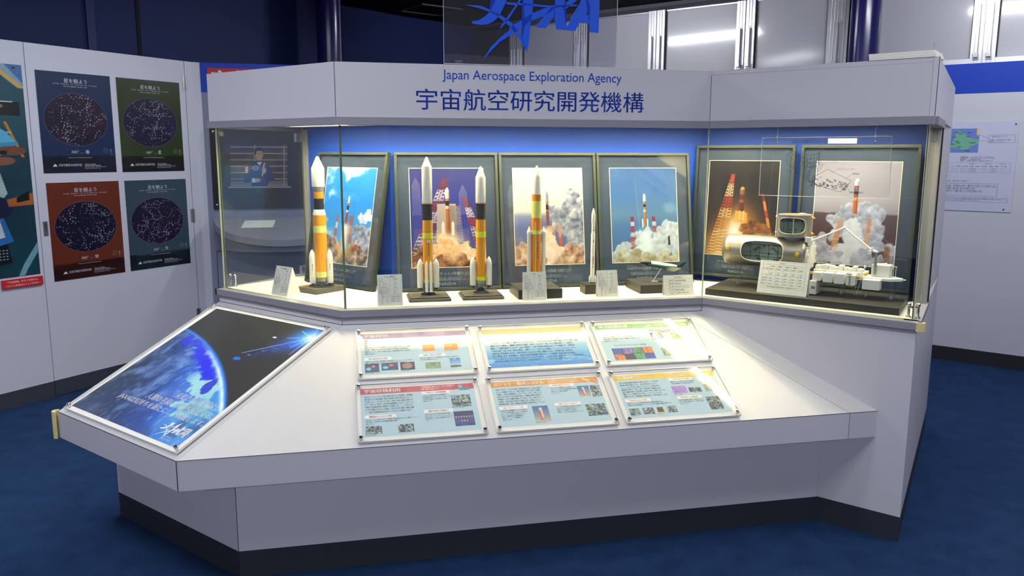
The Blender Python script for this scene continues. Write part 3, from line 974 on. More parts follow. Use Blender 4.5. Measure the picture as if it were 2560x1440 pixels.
# building walls above and behind the partitions
NV0, NV1 = (-4.6, 4.395), (-0.413, 9.047)
FN = frame(NV0, NV1)
LN = (Vector(NV1) - Vector(NV0)).length
struct(at(FN, MB().box(-2.5, LN, 0, 0.1, 0, Z_CEIL).build('wall_far_left', navym)))
wl = MB().box(-4.72, 3.0, 0.10, 0.16, 0, 2.30).box(-4.72, 3.0, 0.10, 0.16, 2.915, Z_CEIL)
wl.box(-4.72, -4.2, 0.10, 0.16, 2.30, 2.915)
struct(at(FY, wl.build('wall_far_right', mat('navy_grey_wall', '2a2e48', 0.6, 0.3))))
# slim batten and a joint on the navy wall
def on_navy(px, s):
    return s
tr = MB().box(2.23, 2.288, -0.02, 0.0, 0, Z_CEIL); struct(at(FN, tr.build('trim_4', mat('navy_batten', '1e2a66', 0.45, 0.4))))
tr = MB().box(2.595, 2.622, -0.006, 0.0, 0, Z_CEIL); struct(at(FN, tr.build('trim_5', mat('black_joint', '07090f', 0.7))))

# high windows: white panes between bright aluminium mullions, a pair of stay arms on each
MUL = [-4.11, -3.31, -2.46, -1.60, -0.82, 0.235, 1.10, 1.95]
ZS, ZT = 2.30, 2.915
for i in range(len(MUL) - 1):
    a, b = MUL[i], MUL[i + 1]
    if i == 4:
        pass
    wn = at(FY, MB().box(a + 0.085, b - 0.085, 0.085, 0.1, ZS, ZT).build('window_%d' % (i + 1), winm))
    struct(wn)
    fr = MB()
    fr.box(a + 0.02, b - 0.02, 0.05, 0.10, ZS - 0.035, ZS + 0.012)
    fr.box(a + 0.085, b - 0.085, 0.07, 0.10, ZT - 0.012, ZT + 0.005)
    fr.build('window_sill', 'alu', wn, bevel=0.002)
    MB().box(b - 0.089, b - 0.084, 0.06, 0.099, ZS + 0.01, ZT).build('gasket', 'joint', wn)
    MB().box(a + 0.084, a + 0.089, 0.06, 0.099, ZS + 0.01, ZT).build('gasket', 'joint', wn)
for i, s in enumerate(MUL):
    m = MB()
    m.box(s - 0.083, s - 0.004, 0.045, 0.1, ZS - 0.03, Z_CEIL - 0.03)
    m.box(s + 0.004, s + 0.083, 0.045, 0.1, ZS - 0.03, Z_CEIL - 0.03)
    m.box(s - 0.004, s + 0.004, 0.055, 0.1, ZS - 0.03, Z_CEIL - 0.03)
    for d in (-0.055, -0.03, 0.03, 0.055):
        m.box(s + d - 0.002, s + d + 0.002, 0.041, 0.045, ZS - 0.03, Z_CEIL - 0.03)
    mu = at(FY, m.build('trim_%d' % (i + 6), 'alu', bevel=0.0015)); struct(mu)
    for d in ((-0.042, 0.042) if s != -0.82 else (0.0,)):
        zb, zt = (2.385, 2.685) if s < -0.9 else ((2.36, 2.66) if s < 0 else (2.345, 2.69))
        a = MB().box(s + d - 0.010, s + d + 0.010, 0.012, 0.03, zb, zt, T=Matrix.Translation((0, 0, 0)))
        a.tube((s + d + 0.006, 0.02, zt), (s + d + 0.006, 0.02, zt + 0.012), 0.004, 8)
        a.build('stay_arm', 'alu', mu, bevel=0.002)
        k = MB().box(s + d - 0.016, s + d + 0.016, 0.0, 0.045, zb - 0.03, zb)
        k.tube((s + d - 0.02, 0.008, zb - 0.015), (s + d + 0.02, 0.008, zb - 0.015), 0.006, 8)
        k.box(s + d - 0.02, s + d + 0.02, 0.03, 0.044, zb - 0.045, zb - 0.03)
        k.build('bracket', 'steel', mu)
# beam above the windows
struct(at(FY, MB().box(-4.72, 3.0, -0.12, 0.1, 2.918, Z_CEIL).build('trim_20', mat('grey_beam', '3a3c48', 0.6))))

# round columns
for nm, (cx, cy), r in (('column', (-1.575, 7.13), 0.108), ('column', (2.745, 6.475), 0.110)):
    c = MB().lathe([(r, 0), (r, Z_CEIL)], 48, (cx, cy, 0)).build('column', navyc)
    struct(c)
    MB().box(cx + r * .93 - 0.004, cx + r * .93 + 0.006, cy - r * .42, cy - r * .3, 0.0, Z_CEIL).build('column_strip', mat('grey_strip', '8c8a98', 0.3), c)

# ceiling access hatch
hc = Vector((-0.78, 7.94))
t = Vector((0.803, 0.596)); n = Vector((-0.596, 0.803))
FHt = Matrix(((t.x, n.x, 0, hc.x), (t.y, n.y, 0, hc.y), (0, 0, 1, Z_CEIL), (0, 0, 0, 1)))
hat = thing('ceiling_hatch', 'thin metal frame of a square access hatch in the dark ceiling', 'hatch', FHt)
f = MB()
for (a, b, c_, d) in ((-.225, .225, -.225, -.205), (-.225, .225, .205, .225), (-.225, -.205, -.205, .205), (.205, .225, -.205, .205)):
    f.box(a, b, c_, d, -0.012, 0)
f.build('hatch_frame', mat('dull_metal', '5c5c5c', 0.4, 0.5, 0.6), hat)
MB().box(-.205, .205, -.205, .205, -0.004, 0).build('hatch_panel', ceilm, hat)

# lamps near the high windows: bare tubes on slim battens
def tube_lamp(p, q, label):
    F = frame(p, q, 2.90)
    L = (Vector(q) - Vector(p)).length
    t = thing('tube_lamp', label, 'ceiling lamp', F, 'tube lamps in front of the high windows')
    MB().box(-.03, L + .03, -.03, .03, .012, .05).build('batten', 'white', t)
    MB().tube((0, 0, 0), (L, 0, 0), 0.014, 14).build('tube', mat('glowing_tube', (1, 1, 1), emit=((0.93, 0.95, 1.0), TUBE_LIGHT)), t)
    for s in (-.012, L):
        MB().box(s, s + .012, -.015, .015, -.016, .014).build('end_cap', 'white', t)
tube_lamp((-0.384, 6.83), (0.648, 6.262), 'bare fluorescent tube under the ceiling before the middle windows')
tube_lamp((2.277, 5.104), (3.30, 4.36), 'bare fluorescent tube under the ceiling near the right partition')

# ================================================================== the display unit
uT = Matrix.Translation((0.1, 3.9, 0))
unit = thing('display_case', 'large grey angular showcase with lit glass case, blue lettering and sloping reading desk', 'display case', uT)
def part(mb, name, mats, bevel=0.0, parent=None):
    """vertices given in world metres"""
    inv = uT.inverted()
    mb.v = [tuple(inv @ Vector(p)) for p in mb.v]
    return mb.build(name, mats, unit if parent is None else parent, bevel)

D, A, B, Cc, E = (V2(k) for k in 'DABCE')
sd = (V2('D') - V2('T1')).normalized()                       # the slanting left side
Fk = D + sd * 1.67
OUT = [tuple(D), tuple(A), tuple(B), tuple(Cc), tuple(E), tuple(Fk)]
# base under the desk
P1, P2, B2 = V2('P1'), V2('P2'), V2('B2')
part(MB().prism([tuple(P1), tuple(P2), tuple(B2), tuple(B), tuple(A), tuple(D)], Z_KICK, Z_UNDER + 0.001), 'desk_cabinet', 'lam', 0.001)
part(MB().prism(OUT, Z_KICK, 0.905), 'case_cabinet', 'lam', 0.001)
def inset(pl, d):
    c = sum((Vector(p) for p in pl), Vector((0, 0))) / len(pl)
    return [tuple(Vector(p) + (c - Vector(p)).normalized() * d) for p in pl]
part(MB().prism([tuple(P1), tuple(P2), tuple(B2), tuple(Cc), tuple(E), tuple(Fk)], 0.0, Z_KICK - 0.001), 'kickboard', 'kick')
# sloping desk
T1, T2, T3 = V2('T1'), V2('T2'), V2('T3')
vs = [(*T1, Z_UNDER), (*T2, Z_UNDER), (*T3, Z_UNDER), (*B, Z_UNDER), (*A, Z_UNDER), (*D, Z_UNDER),
      (*T1, Z_FRONT), (*T2, Z_FRONT), (*T3, Z_FRONT), (*B, Z_BACK), (*A, Z_BACK), (*D, Z_BACK)]
dk = MB().add(vs, [(0, 5, 4, 1), (1, 4, 3, 2), (0, 1, 7, 6), (1, 2, 8, 7), (2, 3, 9, 8), (5, 0, 6, 11)], 0)
dk.add(vs, [(6, 7, 10, 11), (7, 8, 9, 10)], 1)
desk = part(dk, 'reading_desk', ['lam', 'lamtop'])
jm = MB()
jm.tube((*(T2 + Vector((0, -0.0002))), Z_UNDER), (*(T2 + Vector((0, -0.0002))), Z_FRONT), 0.0016, 6)
e = T1 + (T2 - T1) * 0.0
jm.tube((*T1, Z_FRONT + .0005), (*T2, Z_FRONT + .0005), 0.0011, 6)
jm.tube((*T2, Z_FRONT + .0005), (*T3, Z_FRONT + .0005), 0.0011, 6)
jm.tube((*T2, Z_FRONT), (*A, Z_BACK), 0.0004, 6)
q = T2 + (T3 - T2) * 0.953
jm.tube((*q, Z_UNDER), (*q, Z_FRONT), 0.0008, 6)
q2 = q + (B - T3) * 0.98
jm.tube((*q, Z_FRONT), (*q2, Z_FRONT + (Z_BACK - Z_FRONT) * .98), 0.0006, 6)
part(jm, 'edge_joint', 'joint')
for a_, b_ in (((*A, Z_BACK), (*A, 0.905)), ((*B, Z_BACK), (*B, 0.905)), ((*P2, 0.0), (*P2, Z_UNDER)), ((*A, Z_HB), (*A, Z_HT)), ((*B, Z_HB), (*B, Z_HT)),
               ((*Cc, Z_HB), (*Cc, Z_HT)), ((*D, Z_BACK + .001), (*A, Z_BACK + .001)), ((*A, Z_BACK + .001), (*B, Z_BACK + .001))):
    part(MB().tube(a_, b_, 0.0012, 6), 'cabinet_joint', 'joint')

# ledge carrying the glass, and the trim under it
side_r = (E - Cc).normalized()
side_l = sd
DEP = 0.51
def ring(names, d0, d1, z0, z1):
    a, b = offset_poly(names, d0), offset_poly(names, d1)
    m = MB()
    for i in range(len(a) - 1):
        m.prism([tuple(a[i]), tuple(a[i + 1]), tuple(b[i + 1]), tuple(b[i])], z0, z1)
    return m
NM = ['D', 'A', 'B', 'C']
ZL = Z_FLOOR - 0.004
def side_ring(k, s, w0, w1, l0, l1, z0, z1):
    """strip along a side; w: across (outwards negative for the right side), l: along"""
    a = V2(k)
    n = Vector((-s.y, s.x))
    return [tuple(a + n * w0 + s * l0), tuple(a + n * w1 + s * l0), tuple(a + n * w1 + s * l1), tuple(a + n * w0 + s * l1)]
lm = ring(NM, -0.013, 0.050, 0.907, Z_FLOOR)
lm.prism(side_ring('C', side_r, -0.013, 0.05, 0.03, 0.60, 0, 0)[::-1], 0.907, Z_FLOOR)
lm.prism(side_ring('D', side_l, 0.013, -0.05, 0.03, 0.60, 0, 0), 0.907, Z_FLOOR)
part(lm, 'ledge', 'trim', 0.0015)
lt = ring(NM, -0.0125, 0.0505, Z_FLOOR, Z_FLOOR + 0.0012)
lt.prism(side_ring('C', side_r, -0.0125, 0.05, 0.03, 0.60, 0, 0)[::-1], Z_FLOOR, Z_FLOOR + 0.0012)
lt.prism(side_ring('D', side_l, 0.0125, -0.05, 0.03, 0.60, 0, 0), Z_FLOOR, Z_FLOOR + 0.0012)
part(lt, 'ledge_top', 'ledge')
part(ring(NM, -0.004, 0.01, 0.893, 0.9069), 'shadow_trim', 'trim')
gpoly = [V2(k) for k in ('gD', 'gA', 'gB', 'gC')]
back = offset_poly(['gD', 'gA', 'gB', 'gC'], DEP)
inner = offset_poly(['gD', 'gA', 'gB', 'gC'], 0.012)
# back corners lie on the slanting sides
bl = Vector((-1.118, 4.345)); br = V2('gC') + side_r * 0.545 + Vector((-0.005, 0.0))
back[0], back[3] = bl, br
fl = MB()
fp = [tuple(inner[0]), tuple(inner[1]), tuple(inner[2]), tuple(inner[3]), tuple(back[3]), tuple(back[2]), tuple(back[1]), tuple(back[0])]
for (i, j, k, l) in ((0, 1, 6, 7), (1, 2, 5, 6), (2, 3, 4, 5)):
    fl.prism([fp[i], fp[j], fp[k], fp[l]], 0.906, Z_FLOOR + 0.002)
part(fl, 'case_floor', 'casefloor')
bk = MB()
for a, b in ((back[0], back[1]), (back[1], back[2]), (back[2], back[3])):
    t_ = (b - a).normalized(); n_ = Vector((-t_.y, t_.x))
    pb = MB().prism([tuple(a), tuple(b), tuple(b + n_ * .015), tuple(a + n_ * .015)], 0.906, Z_HB + 0.03)
    part(pb, 'blue_panel', 'blue')
# corner posts at the back of the glass sides
pl = MB()
t_ = (back[1] - back[0]).normalized()
n_ = Vector((-t_.y, t_.x))
pl.prism([tuple(bl - t_ * 0.004 - n_ * .012), tuple(bl + t_ * 0.040 - n_ * .012), tuple(bl + t_ * .040 + n_ * .02), tuple(bl - t_ * .004 + n_ * .02)], Z_FLOOR, Z_GT + .01)
part(pl, 'corner_post', 'post', 0.002)
pr = MB()
a0 = V2('C') + side_r * 0.48
n_ = Vector((side_r.y, -side_r.x))
pr.prism([tuple(a0 - n_ * .05), tuple(a0 + n_ * .006), tuple(a0 + side_r * .10 + n_ * .006), tuple(a0 + side_r * .10 - n_ * .05)], Z_FLOOR, Z_GT + .01)
part(pr, 'corner_post', 'post', 0.002)
pr = MB()
pr.prism([tuple(a0 + n_ * .0062 + side_r * .045), tuple(a0 + n_ * .012 + side_r * .045), tuple(a0 + n_ * .012 + side_r * .055), tuple(a0 + n_ * .0062 + side_r * .055)], Z_FLOOR, Z_GT)
part(pr, 'post_groove', 'joint')
# front panes
TH = 0.006
for i, (a, b) in enumerate((('gD', 'gA'), ('gA', 'gB'), ('gB', 'gC'))):
    a, b = V2(a), V2(b)
    t_ = (b - a).normalized(); n_ = Vector((-t_.y, t_.x))
    a2, b2 = a + t_ * 0.003, b - t_ * 0.003
    m = MB().prism([tuple(a2), tuple(b2), tuple(b2 + n_ * TH), tuple(a2 + n_ * TH)], Z_FLOOR + .0012, Z_GT)
    gp = part(m, 'glass_pane', 'glass')
    for k, q in enumerate((a, b)):
        if (i, k) in ((1, 0), (1, 1)):
            continue
        e = MB()
        s = 1 if k == 0 else -1
        wd = .0028 if (i, k) == (0, 1) else .0016
        e.prism([tuple(q - t_ * wd - n_ * .0008), tuple(q + t_ * wd - n_ * .0008), tuple(q + t_ * wd + n_ * (TH + .0006)), tuple(q - t_ * wd + n_ * (TH + .0006))], Z_FLOOR + .0012, Z_GT)
        part(e, 'glass_edge', 'gedge' if (i, k) == (0, 1) else 'gedgepale', 0, gp)
# glass doors at both ends, with lock and hinges
def side_door(a, s, L, nout):
    p = a + s * .012
    q = a + s * L
    m = MB().prism([tuple(p), tuple(q), tuple(q - nout * TH), tuple(p - nout * TH)], Z_FLOOR + .003, Z_GT - .003)
    g = part(m, 'glass_door', 'glass')
    for c_ in (p, q):
        e = MB().prism([tuple(c_ - s * .0012 + nout * .0004), tuple(c_ + s * .0012 + nout * .0004), tuple(c_ + s * .0012 - nout * (TH + .0004)), tuple(c_ - s * .0012 - nout * (TH + .0004))], Z_FLOOR + .003, Z_GT - .003)
        part(e, 'glass_edge', 'gedge', 0, g)
    k = MB()
    lc = p + s * .035
    z0 = Z_FLOOR + .0022
    def pt(u, o, z):
        r = lc + s * u + nout * o
        return (r.x, r.y, z)
    for o in (-.022, .012):
        k.tube(pt(0, o, z0), pt(0, o, z0 + .05), .0055, 10)
        k.ball(pt(0, o, z0 + .054), .009)
        k.lathe([(.011, 0), (.011, .004)], 14, pt(0, o, z0))
    k.tube(pt(0, -.024, z0 + .042), pt(0, .014, z0 + .042), .006, 10)
    part(k, 'lock', 'chrome', 0, g)
    for zc in (Z_GT - .035, Z_FLOOR + .035):
        hm = MB()
        hq = q - s * .03
        hm.prism([tuple(hq - s * .016 + nout * .004), tuple(hq + s * .045 + nout * .004), tuple(hq + s * .045 - nout * .012), tuple(hq - s * .016 - nout * .012)], zc - .022, zc + .022)
        for u in (0.0, .03):
            r = hq + s * u
            hm.tube((r.x - nout.x * .012, r.y - nout.y * .012, zc), (r.x - nout.x * .014, r.y - nout.y * .014, zc), .004, 10, 1)
        part(hm, 'hinge', ['steel', 'base'], 0.001, g)
side_door(V2('gD'), (bl - V2('gD')).normalized(), (bl - V2('gD')).length - .012, Vector((-sd.y, sd.x)))
side_door(V2('gC'), side_r, 0.47, Vector((side_r.y, -side_r.x)))

# fascia above the glass
fo = offset_poly(NM, 0.0); fi = offset_poly(NM, 0.018)
fm = MB()
for i in range(3):
    fm.prism([tuple(fo[i]), tuple(fo[i + 1]), tuple(fi[i + 1]), tuple(fi[i])], Z_HB, Z_HT)
fm.prism([tuple(Cc), tuple(E), tuple(E + Vector((-.016, .009))), tuple(Cc + Vector((-.016, .009)))], Z_HB, Z_HT)
fm.prism([tuple(D), tuple(D + Vector((.016, -.009))), tuple(Fk + Vector((.016, -.009))), tuple(Fk)], Z_HB, Z_HT)
fascia = part(fm, 'fascia', 'lam')
part(MB().prism(inset(OUT, .012), Z_HT - .018, Z_HT - .004), 'cover_board', 'lam')
# side and rear body behind the case
ob = [tuple(back[0] + Vector((-.01, .02))), tuple(back[1] + Vector((0, .02))), tuple(back[2] + Vector((.0, .02))), tuple(br + side_r * .03), tuple(E), tuple(Fk)]
part(MB().prism(ob, 0.9052, Z_HB - .0005), 'body_shell', 'lam')
cm = ring(NM, -0.014, 0.034, Z_GT + .0005, Z_HB - .0002)
cm.prism(side_ring('C', side_r, -0.014, 0.034, 0.02, 0.58, 0, 0)[::-1], Z_GT + .0005, Z_HB - .0002)
cm.prism(side_ring('D', side_l, 0.014, -0.034, 0.02, 0.58, 0, 0), Z_GT + .0005, Z_HB - .0002)
part(cm, 'canopy_trim', 'trim', 0.001)
# the lit ceiling of the case: cream soffit with a slot, egg-crate louvre in the slot, tubes above it in a white box
GL = ['gD', 'gA', 'gB', 'gC']
S0, S1, S2, S3 = 0.034, 0.150, 0.385, DEP - .004
def band_pts(d, inset_l, inset_r):
    pp = offset_poly(GL, d)
    k = d / DEP
    sl = (bl - V2('gD')); sr = (br - V2('gC'))
    pp[0] = V2('gD') + sl * (d / (sl.dot(Vector((-(V2('gA') - V2('gD')).normalized().y, (V2('gA') - V2('gD')).normalized().x))))) + (V2('gA') - V2('gD')).normalized() * inset_l
    pp[3] = V2('gC') + sr * (d / (sr.dot(Vector((-(V2('gC') - V2('gB')).normalized().y, (V2('gC') - V2('gB')).normalized().x))))) - (V2('gC') - V2('gB')).normalized() * inset_r
    return pp
so = MB()
for d0, d1 in ((S0, S1), (S2, S3)):
    a_, b_ = band_pts(d0, .01, .01), band_pts(d1, .01, .01)
    for i in range(3):
        so.prism([tuple(a_[i]), tuple(a_[i + 1]), tuple(b_[i + 1]), tuple(b_[i])], Z_GT + .018, Z_GT + .024)
for (i0, i1, w0, w1) in ((0, 0, .01, .075), (3, 3, .075, .01)):
    a_, b_ = band_pts(S1, .01, .01), band_pts(S2, .01, .01)
    a2_, b2_ = band_pts(S1, .075, .075), band_pts(S2, .075, .075)
    if i0 == 0:
        so.prism([tuple(a_[0]), tuple(a2_[0]), tuple(b2_[0]), tuple(b_[0])], Z_GT + .018, Z_GT + .024)
    else:
        so.prism([tuple(a2_[3]), tuple(a_[3]), tuple(b_[3]), tuple(b2_[3])], Z_GT + .018, Z_GT + .024)
part(so, 'soffit', 'soffit')
ci, cb = band_pts(S1, .075, .075), band_pts(S2, .075, .075)
bxm = MB()
for i in range(3):
    bxm.add([(*ci[i], 1.83), (*ci[i + 1], 1.83), (*cb[i + 1], 1.83), (*cb[i], 1.83)], [(0, 3, 2, 1)])
    bxm.add([(*ci[i], 1.735), (*ci[i + 1], 1.735), (*ci[i + 1], 1.83), (*ci[i], 1.83)], [(0, 1, 2, 3)])
    bxm.add([(*cb[i], 1.735), (*cb[i + 1], 1.735), (*cb[i + 1], 1.83), (*cb[i], 1.83)], [(3, 2, 1, 0)])
for k in (0, 3):
    bxm.add([(*ci[k], 1.735), (*cb[k], 1.735), (*cb[k], 1.83), (*ci[k], 1.83)], [(0, 1, 2, 3)])
part(bxm, 'light_box', mat('gold_white_reflector', 'e6d9a8', .5, .3))
for dt in (0.205, 0.335):
    tp = band_pts(dt, .10, .10)
    for i in range(3):
        u_ = (tp[i + 1] - tp[i]).normalized()
        part(MB().tube((*(tp[i] + u_ * .02), 1.775), (*(tp[i + 1] - u_ * .02), 1.775), .015, 14), 'fluorescent_tube', 'casetube')
lv = MB()
CELL, LT, LZ0, LZ1 = 0.020, 0.0011, 1.732, 1.739
for i in range(3):
    a, b, c_, d = ci[i], ci[i + 1], cb[i + 1], cb[i]
    t_ = (b - a).normalized(); n_ = Vector((-t_.y, t_.x))
    def clip(orig, dirn):
        """part of the line inside the quad"""
        lo_, hi_ = -9, 9
        pts = [a, b, c_, d]
        for k in range(4):
            p_, q_ = pts[k], pts[(k + 1) % 4]
            e_ = q_ - p_; nn_ = Vector((-e_.y, e_.x))
            den = nn_.dot(dirn); num = nn_.dot(orig - p_)
            if abs(den) < 1e-9:
                if num < 0:
                    return None
                continue
            tt = -num / den
            if den > 0:
                lo_ = max(lo_, tt)
            else:
                hi_ = min(hi_, tt)
        return (lo_, hi_) if hi_ - lo_ > .004 else None
    us = [(p - a).dot(t_) for p in (a, b, c_, d)]
    k = math.ceil(min(us) / CELL)
    while k * CELL < max(us):
        r = clip(a + t_ * k * CELL, n_)
        if r:
            p_, q_ = a + t_ * k * CELL + n_ * r[0], a + t_ * k * CELL + n_ * r[1]
            lv.prism([tuple(p_), tuple(p_ + t_ * LT), tuple(q_ + t_ * LT), tuple(q_)], LZ0, LZ1)
        k += 1
    k = 1
    while k * CELL < S2 - S1:
        r = clip(a + n_ * k * CELL, t_)
        if r:
            p_, q_ = a + n_ * k * CELL + t_ * r[0], a + n_ * k * CELL + t_ * r[1]
            lv.prism([tuple(p_), tuple(q_), tuple(q_ + n_ * LT), tuple(p_ + n_ * LT)], LZ0, LZ1)
        k += 1
part(lv, 'louver_grille', 'louver')
# lettering on the fascia
FAB = frame('A', 'B')
def put_ab(off):
    return lambda u, v: tuple(FAB @ Vector((u, -off, v)))
lt = MB()
text(lt, 'Japan Aerospace Exploration Agency', 0.441, 1.8935, put_ab(.0012), w=0.787, h=0.051, res=4)
text(lt, '宇宙航空研究開発機構', 0.331, 1.7785, put_ab(.0012), w=1.002, h=0.088, res=4, bold=0.004)
part(lt, 'lettering', 'letter')
# foam corner guards
for (c_, z0, z1, nd) in ((Cc + Vector((.012, -.004)), 0.902, 0.9395, Vector((.25, -1)).normalized()), (T1 + Vector((-.006, .004)), Z_UNDER - .002, Z_FRONT + .004, Vector((-.95, -.1)).normalized())):
    pts_o, pts_i = [], []
    for k in range(13):
        a_ = math.atan2(nd.y, nd.x) - 1.75 + 3.5 * k / 12
        pts_o.append((c_.x + .020 * math.cos(a_), c_.y + .020 * math.sin(a_)))
        pts_i.append((c_.x + .008 * math.cos(a_), c_.y + .008 * math.sin(a_)))
    part(MB().prism(pts_o + pts_i[::-1], z0, z1), 'corner_guard', 'foam', 0.002)
cap = MB().prism(side_ring('D', side_l, 0.0135, -0.002, -0.012, 0.028, 0, 0), 0.9065, Z_FLOOR + .0016)
part(cap, 'end_cap', 'brown')

# ================================================================== on top of the fascia
FC = frame('A', 'B', Z_HT)
sg = thing('acrylic_sign', 'clear acrylic sheet with a blue emblem standing on top of the fascia', 'sign', FC)
MB().box(0.453, 1.215, 0.036, 0.042, 0.008, 0.62).build('sheet', 'signsheet', sg)
MB().box(0.4525, 0.4535, 0.0358, 0.0422, 0.008, 0.62).box(1.2145, 1.2155, 0.0358, 0.0422, 0.008, 0.62).box(0.453, 1.215, 0.0358, 0.0422, 0.0065, 0.008).build('sheet_edge', 'aedge', sg)
for s in (0.50, 1.15):
    MB().box(s, s + .03, 0.030, 0.048, 0.0004, 0.02).build('foot', 'acryl', sg)
# the emblem, drawn in its own units (x right, y down), 2112 units = 1 sheet width
EMB = [
    [(640, -130), (790, -130), (770, 0), (730, 90), (690, 165), (630, 225), (560, 260), (470, 272), (375, 262), (370, 238), (450, 222), (520, 180), (575, 125), (610, 75), (645, 0), (600, -95)],
    [(300, 60), (430, 62), (500, 72), (600, 110), (720, 165), (830, 235), (905, 320), (960, 400), (1015, 555), (940, 440), (870, 345), (800, 265), (690, 185), (575, 125), (440, 85)],
    [(1085, -260), (1085, 0), (1080, 120), (1060, 205), (1040, 440), (1015, 555), (950, 420), (985, 300), (992, 180), (975, 0), (960, -60)],
    [(1085, -260), (980, -120), (890, 30), (770, 190), (695, 300), (712, 300), (800, 195), (905, 40), (1000, -100), (1070, -180)],
    [(760, 12), (985, 18), (1290, 30), (1610, 5), (1610, 22), (1330, 52), (985, 40), (775, 36)],
    [(1330, 40), (1225, 60), (1085, 120), (985, 180), (850, 262), (800, 325), (700, 405), (590, 515), (485, 680), (560, 590), (700, 450), (870, 345), (985, 262), (1060, 210), (1225, 145), (1345, 60)],
    [(1345, 40), (1335, 150), (1240, 283), (1110, 277), (1225, 145), (1300, 50)],
    [(1340, -110), (1470, -110), (1450, 60), (1470, 200), (1490, 297), (1365, 290), (1345, 160), (1350, 40)],
    [(1600, -110), (1700, -110), (1480, 60), (1420, 40)],
    [(1700, -120), (1885, -120), (1885, 0), (1880, 316), (1772, 310), (1768, 212), (1640, 210), (1595, 302), (1492, 298), (1490, 265), (1560, 130), (1640, 0)],
]
EMB_HOLE = [(1712, 122), (1768, 118), (1770, 15)]
def emblem(put, thick, mb, mi=0):
    """flat emblem pieces of a small thickness; put(x, y, depth)"""
    for k, pl in enumerate(EMB):
        if k == 9:                       # the last letter has a window: outline split around it
            o = pl
            pieces = [[(1700, -120), (1885, -120), (1885, 0), (1880, 316), (1772, 310), (1768, 212), (1768, 118), (1770, 15), (1760, -10)],
                      [(1700, -120), (1760, -10), (1770, 15), (1712, 122), (1640, 210), (1595, 302), (1492, 298), (1490, 265), (1560, 130), (1640, 0)],
                      [(1712, 122), (1768, 118), (1768, 212), (1640, 210)]]
        else:
            pieces = [pl]
        for pc in pieces:
            bm = bmesh.new()
            bv = [bm.verts.new(put(x, y, 0)) for x, y in pc]
            fc = bm.faces.new(bv)
            bmesh.ops.triangulate(bm, faces=[fc])
            bm.verts.index_update()
            tri = [tuple(v.index for v in f.verts) for f in bm.faces]
            bm.free()
            n = len(pc)
            mb.add([put(x, y, thick) for x, y in pc], tri, mi)
            if thick > 0:
                mb.add([put(x, y, 0) for x, y in pc], tri, mi)
                mb.add([put(x, y, 0) for x, y in pc] + [put(x, y, thick) for x, y in pc], [(i, (i + 1) % n, n + (i + 1) % n, n + i) for i in range(n)], mi)
K = 0.000369                             # metres per unit
e = MB()
emblem(lambda x, y, d: (0.546 + (x - 300) * K, 0.0355 - d, 2.2345 - y * K - Z_HT), 0.005, e)
e.build('emblem', mat('emblem_blue', '0a58ea', 0.4, 0.4), sg)

# pale boards lying on the right-hand top
FBC = frame('B', 'C', Z_HT)
for k in range(3):
    z = 0.009 * k
    o = MB().box(0.664 - 0.002 * k, 0.905 - 0.004 * k, -0.004 + .004 * k, 0.16, z + .0004, z + 0.0088).build('board', 'white', None, 0.0012)
    o.matrix_world = FBC
    tag(o, ['pale board lying on the showcase top, lowest of the three', 'pale board lying on the showcase top, middle of the three', 'pale board lying on the showcase top, uppermost of the three'][k], 'board', 'pale boards on the showcase top')
wr = thing('wire_end', 'thin grey wire end sticking up behind the pale boards', 'wire', FBC @ Matrix.Translation((0.86, 0.17, 0)))
MB().path([(0, 0, .0004), (0, 0, .05), (.004, .0, .075)], .0016).build('wire', 'post', wr)

# ================================================================== sheets on the sloping desk
FS = slope_frame('T2', 'T3', 'A')
FSL = slope_frame('T1', 'T2', 'D')
def screws(root, pts, z):
    first = None
    for (x, y) in pts:
        m = MB().lathe([(.0045, .002), (.0045, z)], 14, (x, y, 0))
        m.lathe([(.0072, z), (.0078, z + .002), (.0078, z + .009), (.006, z + .0115), (0.0, z + .0122)], 18, (x, y, 0))
        m.build('standoff_screw', 'chrome', root)

PANELS = [
    # key, s0, s1, u0, u1, band colour, title, note, label
    ('sci', .629, 1.112, .345, .637, '7c50a8', '宇宙科学', None, 'clear panel with purple heading band, back row left on the desk'),
    ('mid', 1.146, 1.630, .345, .632, None, None, None, 'clear panel of text over blue sea and sky, back row middle'),
    ('img', 1.658, 2.141, .346, .630, '2a9c58', '地球観測画像', '人工衛星の特性を活かした地球観測で\n地球環境の保全に貢献します。', 'clear panel with green heading band, back row right on the desk'),
    ('env', .618, 1.100, .016, .311, 'b8283c', '宇宙環境利用', '宇宙環境利用の拡大により、新しい科学研究の\n成果の獲得を目指します。', 'clear panel with red heading band, front row left on the desk'),
    ('roc', 1.132, 1.617, .018, .307, 'd8901c', 'ロケット・輸送システム', '高い信頼性とコストパフォーマンスの\n国際競争力を持つロケットを開発します。', 'clear panel with orange heading band, front row middle on the desk'),
    ('tec', 1.648, 2.129, .018, .304, 'e4bc1c', '技術研究', '先端的な技術の研究と開発で\n宇宙航空の発展を支えます。', 'clear panel with yellow heading band, front row right on the desk'),
]
